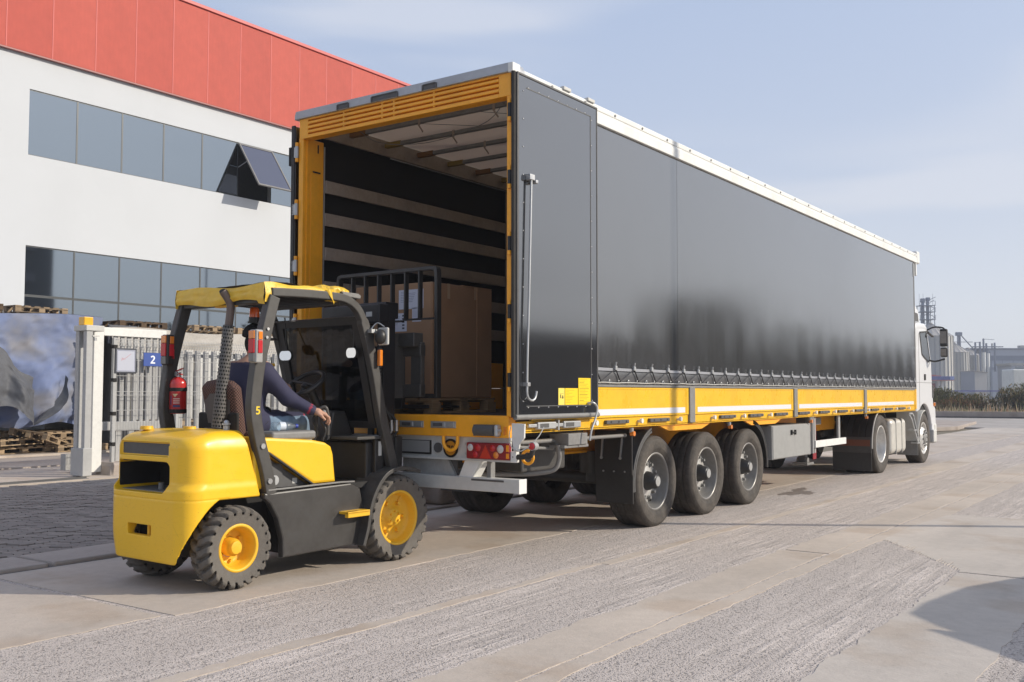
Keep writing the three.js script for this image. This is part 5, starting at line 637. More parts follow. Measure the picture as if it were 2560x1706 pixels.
  { const bc = M(fk, 'beacon', [C(0.05, 0.012, 0.05, 1.885, 0.24, 'y', 24), C(0.043, 0.035, 0.05, 1.905, 0.24, 'y', 24)], m.black); M(bc, 'beacon_dome', [C(0.040, 0.065, 0.05, 1.955, 0.24, 'y', 24, 0.036), C(0.036, 0.012, 0.05, 1.992, 0.24, 'y', 24, 0.028)], mat([0.80, 0.13, 0.015], 0.25, { clearcoat: 1 })); M(bc, 'beacon_bracket', BX(0.09, 0.5, 1.872, 1.88, 0.22, 0.26), m.black); }
  { const c = canv(64, 96, (x) => { x.fillStyle = '#4a4846'; x.fillRect(0, 0, 64, 96); x.fillStyle = '#f1cf1e'; x.font = 'bold 96px sans-serif'; x.textAlign = 'center'; x.textBaseline = 'middle'; x.fillText('5', 32, 52); }); M(fk, 'number_decal', new THREE.PlaneGeometry(0.05, 0.078).rotateY(PI / 2).translate(0.5612, 1.225, 0.60), mat([0.9, 0.9, 0.9], 0.5, { map: c }), { keepUV: true }); }
  // work lamps, indicator and mirrors
  { const w = M(fk, 'work_lamp', [new THREE.SphereGeometry(0.06, 20, 14).scale(0.8, 1, 0.75).translate(0.63, 1.79, -0.535)], m.black); M(w, 'lamp_rim', [BX(0.575, 0.685, 1.725, 1.865, -0.56, -0.585, 0.012)], m.whiteDirty); M(w, 'lamp_bracket', [BX(0.55, 0.60, 1.82, 1.85, -0.47, -0.53), T([[0.56, 1.84, -0.49], [0.6, 1.90, -0.53], [0.66, 1.87, -0.55]], 0.005, 16, 6)], m.galv); M(fk, 'front_indicator', BX(0.565, 0.60, 1.56, 1.69, -0.565, -0.60, 0.008), m.amberLens); }
  for (const [x, y, z, ry] of [[-0.30, 1.655, -0.36, 0.10], [0.40, 1.665, -0.44, -0.15]]) { const g = grp(fk, 'mirror'); g.position.set(x, y, z); g.rotation.y = ry; M(g, 'housing', front(rr(-0.072, 0.072, -0.044, 0.044, 0.040), -0.022, -0.002, 0.004), m.dark); M(g, 'glass', front(rr(-0.066, 0.066, -0.039, 0.039, 0.036), -0.001, 0.001), m.mirror); M(g, 'stem', rod([0, 0.03, -0.02], [0.03 * Math.sign(x), 0.32, -0.02], 0.006, 6), m.black); }
  // seat with woven cover
  const weave = tex(64, (u, v) => { const k = ((Math.floor(u * 8) + Math.floor(v * 8)) % 2) ? 0.75 : 0.35; return [k, k * 0.80, k * 0.75]; }, 0.09, { srgb: true }), seatM = mat([0.30, 0.26, 0.245], 0.9, { map: weave });
  { const sb = M(fk, 'seat_back', sheet((u, v) => { const a = u * PI * 2, sx = 0.205 * (0.86 + 0.14 * v) * (1 - 0.35 * sstep(0.82, 1, v)), sz = 0.062 * (1 - 0.55 * sstep(0.85, 1, v)); const e = 3.2, cx = Math.sign(Math.cos(a)) * Math.abs(Math.cos(a)) ** (2 / e), cz = Math.sign(Math.sin(a)) * Math.abs(Math.sin(a)) ** (2 / e); return [sx * cx * (v >= 1 ? 0.1 : 1), 1.02 + 0.43 * v - (v >= 1 ? 0 : 0), 0.425 + 0.085 * v + sz * cz * (v >= 1 ? 0.1 : 1)]; }, 48, 24), seatM); M(sb, 'back_pocket', sheet((u, v) => [lerp(-0.15, 0.15, u), lerp(1.12, 1.34, v), 0.515 + 0.06 * (lerp(0.1, 0.32, v)) + 0.02 * Math.sin(u * PI)], 12, 8), mat([0.09, 0.08, 0.075], 0.6, { side: THREE.DoubleSide })); }
  M(fk, 'seat_cushion', BX(-0.235, 0.235, 0.97, 1.06, 0.42, -0.06, 0.035), seatM); M(fk, 'seat_shell', BX(-0.23, 0.23, 0.96, 1.2, 0.50, 0.53, 0.02), m.dark);
  // dash, steering, levers
  M(fk, 'front_cowl', [BX(-0.46, 0.46, 0.64, 0.955, -0.56, -0.80, 0.02), side([[0.36, 0.96], [0.42, 1.20], [0.56, 1.20], [0.66, 0.96]], -0.36, 0.22, 0.02)], m.black); M(fk, 'cowl_top', BX(-0.40, 0.52, 0.975, 1.0, -0.40, -0.80, 0.006), m.blackGrey); MS(fk, 'cowl_label', [BX(0.24, 0.33, 1.0002, 1.0018, -0.60, -0.69), BX(0.36, 0.50, 1.0002, 1.0018, -0.62, -0.72)], m.offGrey); M(fk, 'cowl_side', BX(0.46, 0.50, 0.66, 0.975, -0.62, -0.72, 0.01), m.black); MS(fk, 'data_plate', [BX(0.5005, 0.502, 0.84, 0.955, -0.655, -0.69), BX(0.5005, 0.502, 0.685, 0.725, -0.66, -0.70)], m.whiteDirty);
  { const c = M(fk, 'steering_column', [rod([0, 1.12, -0.52], [0, 1.39, -0.36], 0.035, 12)], m.black); const g = new THREE.TorusGeometry(0.165, 0.018, 10, 44); g.rotateX(-PI / 2 + 0.62); M(c, 'steering_wheel', [g.translate(0, 1.42, -0.315), rod([-0.14, 1.44, -0.32], [0.14, 1.40, -0.31], 0.012, 8), rod([0, 1.34, -0.26], [0, 1.41, -0.33], 0.014, 8), new THREE.SphereGeometry(0.04, 14, 10).scale(1, 0.7, 1).translate(0, 1.40, -0.325)], m.black); M(c, 'steering_knob', new THREE.SphereGeometry(0.026, 12, 10).translate(-0.11, 1.38, -0.2), m.dark); }
  for (const [x, z] of [[0.36, -0.10], [0.41, -0.14]]) { const l = M(fk, 'control_lever', T([[x, 0.98, z], [x + 0.01, 1.06, z - 0.02], [x - 0.01, 1.14, z + 0.01], [x, 1.185, z - 0.01]], 0.010, 20, 8), m.black); M(l, 'lever_knob', new THREE.SphereGeometry(0.02, 12, 10).scale(1, 1.3, 1).translate(x, 1.19, z - 0.01), m.grey); }
  M(fk, 'grab_handle', T([[0.33, 1.01, -0.16], [0.34, 1.12, -0.13], [0.36, 1.21, -0.14], [0.39, 1.235, -0.18], [0.40, 1.17, -0.20], [0.40, 1.02, -0.20]], 0.016, 40, 10), m.blackGrey); M(fk, 'hand_strap', T([[-0.44, 1.10, -0.30], [-0.43, 1.35, -0.22], [-0.42, 1.55, -0.2], [-0.36, 1.58, -0.3]], 0.014, 30, 8), m.forkYellowOld);

  // mast: fixed channels, raised inner channels, crossheads, cylinders, chain, hoses
  const mt = m.iron;
  for (const s of [1, -1]) { const x = s * 0.31, o = [BX(x - 0.035, x + 0.035, 0.14, 2.06, -0.86, -0.872), BX(x - 0.035, x + 0.035, 0.14, 2.06, -0.988, -1.0), BX(x + s * 0.022, x + s * 0.036, 0.14, 2.06, -0.87, -0.99)]; M(fk, 'outer_mast_channel', o, mt); const y = s * 0.235; M(fk, 'inner_mast_channel', [BX(y - 0.03, y + 0.03, 0.30, 2.10, -0.93, -0.945), BX(y - 0.03, y + 0.03, 0.30, 2.10, -1.05, -1.065), BX(y + s * 0.018, y + s * 0.031, 0.30, 2.10, -0.94, -1.06)], mt); M(fk, 'lift_cylinder', [C(0.03, 1.5, s * 0.17, 0.95, -0.90, 'y', 16), C(0.018, 0.5, s * 0.17, 1.85, -0.90, 'y', 12)], m.blackGrey); MS(fk, 'tilt_cylinder', [rod([s * 0.27, 0.45, -0.4], [s * 0.27, 0.62, -0.86], 0.035, 12), BX(s * 0.31 - 0.05, s * 0.31 + 0.05, 0.72, 0.98, -1.0, -1.09, 0.015)], m.black); }
  M(fk, 'mast_crosshead', [BX(-0.35, 0.35, 1.93, 2.09, -0.80, -0.925, 0.012)], mt); M(fk, 'mast_crosshead', [BX(-0.28, 0.28, 1.98, 2.12, -0.95, -1.11, 0.01)], mt); MS(fk, 'mast_tie', [BX(-0.32, 0.32, 0.35, 0.50, -0.86, -0.88), BX(-0.32, 0.32, 1.10, 1.20, -0.855, -0.865)], mt); M(fk, 'mast_label', BX(0.20, 0.27, 1.985, 2.025, -0.7985, -0.7998), m.whiteDirty);
  const chg = []; for (let y = 1.16; y < 1.86; y += 0.026) chg.push(BX(0.335, 0.36, y, y + 0.016, -0.80, -0.83, 0.004), BX(-0.02, 0.01, y, y + 0.016, -0.96, -0.98)); M(fk, 'lift_chain', chg, m.blackGrey, { kind: 'stuff' });
  MS(fk, 'hydraulic_hose', [T([[0.34, 1.5, -0.80], [0.36, 1.30, -0.82], [0.40, 1.15, -0.88], [0.41, 1.05, -0.90], [0.36, 0.95, -0.86]], 0.012, 30, 8), T([[0.34, 1.25, -0.82], [0.43, 1.12, -0.92], [0.44, 1.03, -0.93], [0.37, 0.92, -0.87]], 0.012, 30, 8)], m.rubber); MS(fk, 'hose_fitting', [rod([0.41, 1.12, -0.895], [0.41, 1.03, -0.90], 0.015, 8), rod([0.445, 1.12, -0.92], [0.44, 1.03, -0.925], 0.015, 8), rod([0.41, 1.03, -0.90], [0.35, 0.955, -0.86], 0.013, 8)], m.steel);
  // carriage, load backrest, forks
  const cx = -0.09; M(fk, 'fork_carriage', [BX(cx - 0.58, cx + 0.56, 1.66, 1.76, -1.18, -1.25, 0.008), BX(cx - 0.58, cx + 0.56, 1.31, 1.42, -1.18, -1.25, 0.008), BX(cx + 0.44, cx + 0.56, 1.31, 1.78, -1.19, -1.24, 0.006), BX(cx - 0.58, cx - 0.46, 1.31, 1.78, -1.19, -1.24, 0.006), BX(cx - 0.24, cx - 0.18, 1.30, 1.85, -1.08, -1.2), BX(cx + 0.30, cx + 0.36, 1.30, 1.85, -1.08, -1.2), BX(cx + 0.2, cx + 0.54, 1.74, 1.86, -1.12, -1.24, 0.01)], m.blackGrey);
  const bp = smooth([[cx - 0.615, 1.30], [cx - 0.615, 2.0], [cx - 0.612, 2.38], [cx - 0.585, 2.425], [cx - 0.54, 2.43]], 20).concat([[cx, 2.43]], smooth([[cx + 0.54, 2.43], [cx + 0.585, 2.425], [cx + 0.612, 2.38], [cx + 0.615, 2.0], [cx + 0.615, 1.30]], 20));
  const lb = M(fk, 'load_backrest', [front(ribbon(bp, 0.035), -1.37, -1.31, 0.006), BX(cx + 0.22, cx + 0.6, 1.985, 2.0, -1.32, -1.36), BX(cx - 0.6, cx + 0.2, 1.975, 1.99, -1.32, -1.36), BX(cx - 0.6, cx + 0.6, 1.30, 1.34, -1.32, -1.36)], m.black); for (let k = 0; k < 6; k++) M(lb, 'backrest_bar', BX(cx - 0.43 + k * 0.168 - 0.009, cx - 0.43 + k * 0.168 + 0.009, 1.99, 2.42, -1.315, -1.365, 0.004), m.black);
  for (const x of [cx - 0.22, cx + 0.22]) M(fk, 'fork', [BX(x - 0.06, x + 0.06, 1.205, 1.70, -1.251, -1.295, 0.006), side([[1.25, 1.205], [1.25, 1.245], [2.2, 1.225], [2.2, 1.21]], x - 0.06, x + 0.06, 0.004)], m.iron);
}

// ================= DRIVER, EXTINGUISHER, BOTTLE, BOX ON PALLET
function figure(parent, joints) { // capsules [x,y,z,r] pairs with blend
  return null;
}
const capsule = (ax, ay, az, ra, bx, by, bz, rb) => { const dx = bx - ax, dy = by - ay, dz = bz - az, L2 = dx * dx + dy * dy + dz * dz; return (x, y, z) => { const t = clamp(((x - ax) * dx + (y - ay) * dy + (z - az) * dz) / L2); return Math.hypot(x - ax - t * dx, y - ay - t * dy, z - az - t * dz) - lerp(ra, rb, t); }; };
{
  const dr = thing('person', 'driver in navy sweater, black cap and jeans seated at the forklift wheel', 'person', [FX + 0.0023, 0.012, FZ + 0.065], FY);
  const c = capsule, ell = (cx, cy, cz, rx, ry, rz) => (x, y, z) => { const k = Math.hypot((x - cx) / rx, (y - cy) / ry, (z - cz) / rz); return (k - 1) * Math.min(rx, ry, rz); };
  // torso leans slightly forward (towards -z)
  const torso = [ell(0, 1.10, 0.22, 0.185, 0.12, 0.14), ell(0, 1.27, 0.225, 0.185, 0.18, 0.135), ell(0, 1.42, 0.20, 0.195, 0.14, 0.125), c(-0.15, 1.50, 0.19, 0.075, 0.15, 1.50, 0.19, 0.075), c(0, 1.50, 0.17, 0.075, 0, 1.60, 0.135, 0.058)];
  const limbs = [c(0.185, 1.49, 0.19, 0.077, 0.275, 1.295, 0.03, 0.060), c(0.275, 1.295, 0.03, 0.058, 0.375, 1.205, -0.115, 0.042), c(-0.185, 1.49, 0.19, 0.075, -0.29, 1.30, 0.06, 0.058), c(-0.29, 1.30, 0.06, 0.055, -0.16, 1.385, -0.17, 0.040),
    c(0.10, 1.10, 0.20, 0.105, 0.17, 1.105, -0.15, 0.082), c(-0.10, 1.10, 0.20, 0.105, -0.15, 1.12, -0.20, 0.080), c(0.17, 1.09, -0.17, 0.074, 0.17, 0.74, -0.30, 0.052), c(-0.15, 1.11, -0.22, 0.074, -0.15, 0.74, -0.36, 0.052)];
  const fold = fbm(601, 5, 3);
  const bodyF = (x, y, z) => { let d = 9; for (const f of torso) d = smin(d, f(x, y, z), 0.07); let l = 9; for (const f of limbs) l = smin(l, f(x, y, z), 0.03); d = smin(d, l, 0.045); return d - 0.010 * (fold(x * 1.5 + y * 0.9 + 3, z * 1.3 + y * 0.5 + 3) - 0.5); };
  const navy = [0.034, 0.034, 0.072], jean = [0.20, 0.29, 0.40], skin = [0.52, 0.30, 0.21], hair = [0.012, 0.010, 0.009], cuffRed = [0.35, 0.03, 0.06];
  const jn = fbm(607, 9, 3), nearCuff = (x, y, z) => { const t = ((x - 0.275) * 0.1 + (y - 1.295) * -0.09 + (z - 0.03) * -0.145) / (0.01 + 0.0081 + 0.021025); return Math.abs(t - 0.93) - 0.035 + (x < 0.2 ? 9 : 0); };
  const bodyC = (x, y, z) => { if (y > 1.565) return skin; if (y > 1.155 || z > 0.26) { if (nearCuff(x, y, z) < 0) return cuffRed; return navy; } const k = 0.75 + 0.6 * (jn(x * 3, z * 3) - 0.3); const leg = z < 0.14 || y < 1.02; return leg ? jean.map((v) => v * k) : navy; };
  const g1 = nets(bodyF, [-0.42, 0.66, -0.46], [0.46, 1.66, 0.42], 0.0125, bodyC);
  // head
  const hc = [0, 1.705, 0.115], headF = (x, y, z) => { let d = ell(0, 1.715, 0.12, 0.075, 0.098, 0.092)(x, y, z); d = smin(d, ell(0, 1.66, 0.085, 0.055, 0.06, 0.062)(x, y, z), 0.04); d = smin(d, c(0, 1.60, 0.135, 0.052, 0, 1.68, 0.125, 0.050)(x, y, z), 0.03); d = smin(d, c(0, 1.71, 0.030, 0.010, 0, 1.685, 0.012, 0.014)(x, y, z), 0.018); for (const s of [-1, 1]) { d = smin(d, ell(s * 0.076, 1.70, 0.125, 0.010, 0.032, 0.020)(x, y, z), 0.010); d = smax(d, -ell(s * 0.030, 1.722, 0.026, 0.014, 0.008, 0.010)(x, y, z), 0.01); d = smin(d, ell(s * 0.030, 1.722, 0.036, 0.010, 0.008, 0.008)(x, y, z), 0.003); } d = smax(d, -ell(0, 1.652, 0.018, 0.022, 0.003, 0.012)(x, y, z), 0.006); return d; };
  const headC = (x, y, z) => (z > 0.13 - (y < 1.70 ? -0.03 : 0.03) && y > 1.655 && Math.abs(x) < 0.0795) ? hair : (y > 1.735 && z < 0.05 && y < 1.745 && Math.abs(Math.abs(x) - 0.03) < 0.016) ? hair : (Math.abs(x) > 0.018 && Math.abs(x) < 0.042 && Math.abs(y - 1.722) < 0.006 && z < 0.034) ? [0.05, 0.04, 0.035] : skin;
  const g2 = nets(headF, [-0.11, 1.57, -0.02], [0.11, 1.83, 0.24], 0.0045, headC);
  // hands: palm and five fingers each, right one resting on the lever, left one on the rim of the wheel
  const hand = (wr, dir, up, sgn) => { const D = V(...dir).normalize(), U = V(...up).addScaledVector(D, -V(...up).dot(D)).normalize(), S = V(0, 0, 0).crossVectors(D, U).multiplyScalar(sgn); const P = (a, b, e) => V(...wr).addScaledVector(D, a).addScaledVector(S, b).addScaledVector(U, e); const caps = (A, ra, Bq, rb) => c(A.x, A.y, A.z, ra, Bq.x, Bq.y, Bq.z, rb);
    const palm = [caps(P(-0.01, 0, 0), 0.026, P(0.03, 0, 0), 0.028), caps(P(0.03, -0.028, 0), 0.015, P(0.085, -0.030, -0.004), 0.012), caps(P(0.03, -0.010, 0.002), 0.016, P(0.090, -0.010, -0.002), 0.013), caps(P(0.03, 0.010, 0.002), 0.016, P(0.088, 0.011, -0.002), 0.013), caps(P(0.03, 0.026, 0), 0.015, P(0.080, 0.030, -0.006), 0.012)];
    const fingers = [[-0.031, 0.085, 0.085], [-0.0105, 0.090, 0.095], [0.0115, 0.088, 0.088], [0.031, 0.080, 0.068]].map(([b, a, L], i) => { const k = 0.85 + 0.1 * i; const A = P(a, b, -0.004), Bq = P(a + L * 0.42 * Math.cos(0.5 * k), b * 1.05, -0.004 - L * 0.42 * Math.sin(0.5 * k)), Cq = P(a + L * 0.42 * Math.cos(0.5 * k) + L * 0.34 * Math.cos(1.25 * k), b * 1.05, -0.004 - L * 0.42 * Math.sin(0.5 * k) - L * 0.34 * Math.sin(1.25 * k)), E1 = P(a + L * 0.42 * Math.cos(0.5 * k) + L * 0.34 * Math.cos(1.25 * k) + L * 0.22 * Math.cos(1.8 * k), b * 1.02, -0.004 - L * 0.42 * Math.sin(0.5 * k) - L * 0.34 * Math.sin(1.25 * k) - L * 0.22 * Math.sin(1.8 * k)); return [caps(A, 0.0098, Bq, 0.0090), caps(Bq, 0.0090, Cq, 0.0083), caps(Cq, 0.0083, E1, 0.0074)]; });
    const th = [caps(P(0.02, -0.026, -0.006), 0.015, P(0.058, -0.052, -0.022), 0.0115), caps(P(0.058, -0.052, -0.022), 0.0105, P(0.088, -0.048, -0.040), 0.0085)];
    const f = (x, y, z) => { let d = 9; for (const q of palm) d = smin(d, q(x, y, z), 0.014); for (const F of fingers) { let e = 9; for (const q of F) e = smin(e, q(x, y, z), 0.004); d = smin(d, e, 0.005); } let e = 9; for (const q of th) e = smin(e, q(x, y, z), 0.006); return smin(d, e, 0.008); };
    const ce = P(0.06, 0, -0.02); return nets(f, [ce.x - 0.14, ce.y - 0.14, ce.z - 0.14], [ce.x + 0.14, ce.y + 0.14, ce.z + 0.14], 0.0035, () => skin); };
  const g3 = hand([0.388, 1.196, -0.132], [0.45, -0.25, -0.85], [0.2, 1, -0.1], -1), g4 = hand([-0.15, 1.395, -0.185], [0.35, 0.15, -0.9], [0.1, 1, 0.2], 1);
  const clean = [g1, g2, g3, g4].map((g) => g.toNonIndexed()); const body = mergeGeometries(clean); M(dr, 'body', body, mat([1, 1, 1], 0.85, { vertexColors: true, bumpMap: fineBump, bumpScale: 0.0012 }), { raw: true });
  M(dr, 'cap', nets((x, y, z) => { let d = ell(0, 1.775, 0.125, 0.092, 0.098, 0.108)(x, y, z); d = smax(d, 1.755 - y + 0.10 * (z - 0.12), 0.012); return smin(d, smax(ell(0, 1.752, 0.01, 0.075, 0.012, 0.085)(x, y, z), z - 0.06, 0.01), 0.012); }, [-0.13, 1.70, -0.11], [0.13, 1.90, 0.26], 0.006), mat([0.014, 0.013, 0.014], 0.9), { raw: true });
  for (const x of [0.17, -0.15]) M(dr, 'shoe', nets((X, y, z) => smin(ell(x, 0.69, -0.36 - (x < 0 ? 0.05 : 0), 0.048, 0.042, 0.12)(X, y, z), ell(x, 0.72, -0.30 - (x < 0 ? 0.05 : 0), 0.05, 0.06, 0.06)(X, y, z), 0.03), [x - 0.08, 0.62, -0.55], [x + 0.08, 0.80, -0.2], 0.01), m.black, { raw: true });
  M(dr, 'seat_belt', T([[0.17, 1.04, 0.28], [0.20, 1.12, 0.16], [0.12, 1.21, 0.085], [-0.05, 1.20, 0.075], [-0.2, 1.08, 0.2]], 0.012, 30, 8), m.dark);

  const ex = thing('fire_extinguisher', 'red fire extinguisher strapped to the left rear pillar of the forklift', 'fire extinguisher', [FX, 0, FZ], FY);
  { const x = -0.445, z = 0.56, y0 = 1.185; M(ex, 'cylinder', [lathe([[0, 0], [0.055, 0], [0.062, 0.008], [0.063, 0.03], [0.063, 0.225], [0.058, 0.25], [0.040, 0.272], [0.022, 0.282], [0, 0.284]], 36).translate(x, y0, z)], m.red); M(ex, 'foot_ring', C(0.0645, 0.03, x, y0 + 0.02, z, 'y', 32), m.dark); M(ex, 'valve', [C(0.018, 0.04, x, y0 + 0.30, z, 'y', 14), C(0.018, 0.012, x, y0 + 0.305, z + 0.02, 'z', 14)], m.steel); M(ex, 'handle', [bar([x - 0.03, y0 + 0.325, z], [x + 0.065, y0 + 0.345, z + 0.01], 0.014, 0.008), bar([x - 0.02, y0 + 0.315, z], [x + 0.06, y0 + 0.30, z + 0.01], 0.014, 0.008)], m.red); M(ex, 'strap', C(0.0655, 0.028, x, y0 + 0.185, z, 'y', 32, 0.0655, true), m.dark); M(ex, 'buckle', BX(x - 0.075, x - 0.05, y0 + 0.165, y0 + 0.205, z + 0.02, z + 0.05, 0.005), m.black); M(ex, 'bracket', BX(x - 0.07, x - 0.02, y0 + 0.05, y0 + 0.25, z - 0.075, z - 0.055), m.black);
    const lb = canv(256, 200, (c2) => { c2.fillStyle = '#a51a1a'; c2.fillRect(0, 0, 256, 200); c2.fillStyle = '#2e2f63'; c2.fillRect(60, 40, 22, 110); c2.fillRect(110, 150, 100, 26); c2.fillStyle = '#c9b48a'; c2.beginPath(); c2.moveTo(100, 20); c2.lineTo(180, 20); c2.lineTo(140, 60); c2.fill(); c2.fillStyle = '#d9c9c0'; for (let i = 0; i < 3; i++) c2.fillRect(112, 74 + i * 24, 92, 9); }); const cg = new THREE.CylinderGeometry(0.0636, 0.0636, 0.13, 30, 1, true, -0.6, 2.2); M(ex, 'label', cg.translate(x, y0 + 0.10, z), mat([0.95, 0.95, 0.95], 0.4, { map: lb }), { keepUV: true }); }
  const bo = thing('water_bottle', 'clear plastic water bottle lying on the grey arm pad of the forklift', 'bottle', [FX, 0, FZ], FY);
  { const P = (g) => join(g).rotateX(-PI / 2).rotateY(-0.25).translate(0.40, 1.098, 0.24); M(bo, 'bottle_body', P([lathe([[0, -0.09], [0.028, -0.09], [0.032, -0.082], [0.031, -0.05], [0.032, -0.045], [0.0315, 0.02], [0.032, 0.03], [0.026, 0.06], [0.014, 0.085], [0.013, 0.10]], 28)]), mat([0.82, 0.88, 0.92], 0.06, { transmission: 0.9, thickness: 0, ior: 1.4 })); M(bo, 'bottle_cap', P([C(0.0155, 0.018, 0, 0.108, 0, 'y', 18)]), mat([0.03, 0.06, 0.35], 0.4)); M(bo, 'bottle_label', P([C(0.0325, 0.045, 0, -0.01, 0, 'y', 28, 0.0325, true)]), mat([0.62, 0.68, 0.75], 0.4)); }

  // carton on its pallet inside the trailer
  const pl = thing('wooden_pallet', 'pallet on the trailer floor under the large cardboard box', 'pallet', [-1.68, 1.157, -0.90]);
  const lw = mat([0.75, 0.66, 0.56], 0.85, { map: woodT });
  for (const z of [-0.42, 0, 0.42]) { for (const x of [-0.46, 0, 0.46]) M(pl, 'block', B(0.10, 0.078, 0.13, x, 0.061, z), lw); M(pl, 'stringer_board', B(1.0, 0.02, 0.10, 0, 0.110, z), lw); }
  for (const x of [-0.46, 0, 0.46]) M(pl, 'bottom_board', B(0.10, 0.02, 0.98, x, 0.011, 0), lw); for (let k = 0; k < 6; k++) M(pl, 'deck_board', B(0.13, 0.02, 0.98, -0.43 + k * 0.172, 0.1305, 0), lw);
  const cardF = fbm(641, 5, 4), cardT = tex(256, (u, v) => { const k = 0.90 + 0.1 * cardF(u, v) + 0.015 * Math.sin(v * 400); return [k, k * 0.985, k * 0.96]; }, 0.9, { srgb: true }); const card = mat([0.40, 0.245, 0.145], 0.85, { map: cardT });
  const bx = thing('cardboard_box', 'large brown cardboard box on a pallet inside the trailer', 'box', [-1.68, 1.300, -0.90]);
  M(bx, 'carton', BX(-0.475, 0.475, 0, 1.06, -0.46, 0.46, 0.012), card); M(bx, 'side_flap', [BX(0.474, 0.482, 0.004, 1.055, 0.452, 0.235, 0.003), BX(0.474, 0.482, 0.004, 1.055, -0.452, -0.215, 0.003)], card); MS(bx, 'tape', [BX(0.482, 0.483, 0.92, 1.06, 0.24, 0.20), BX(0.4752, 0.4762, 0.94, 1.06, -0.21, -0.18)], mat([0.45, 0.32, 0.2], 0.3)); M(bx, 'top_flap', BX(-0.475, 0.475, 1.06, 1.066, -0.46, -0.005), card);
  const lab = canv(128, 128, (x) => { x.fillStyle = '#d5d8e6'; x.fillRect(0, 0, 128, 128); x.fillStyle = '#8d92a6'; for (let i = 0; i < 7; i++) x.fillRect(10, 12 + i * 11, 40 + (i * 37) % 40, 3); x.fillStyle = '#4a4d5c'; for (let i = 0; i < 5; i++) x.fillRect(100, 12 + i * 22, 14, 12); }); for (const [x, y, w, h] of [[0.23, 0.91, 0.30, 0.18], [0.05, 0.70, 0.26, 0.17], [0.30, 0.765, 0.11, 0.13]]) M(bx, 'shipping_label', new THREE.PlaneGeometry(w, h).translate(x, y, 0.4615), mat([0.9, 0.9, 0.9], 0.5, { map: lab }), { keepUV: true });
}

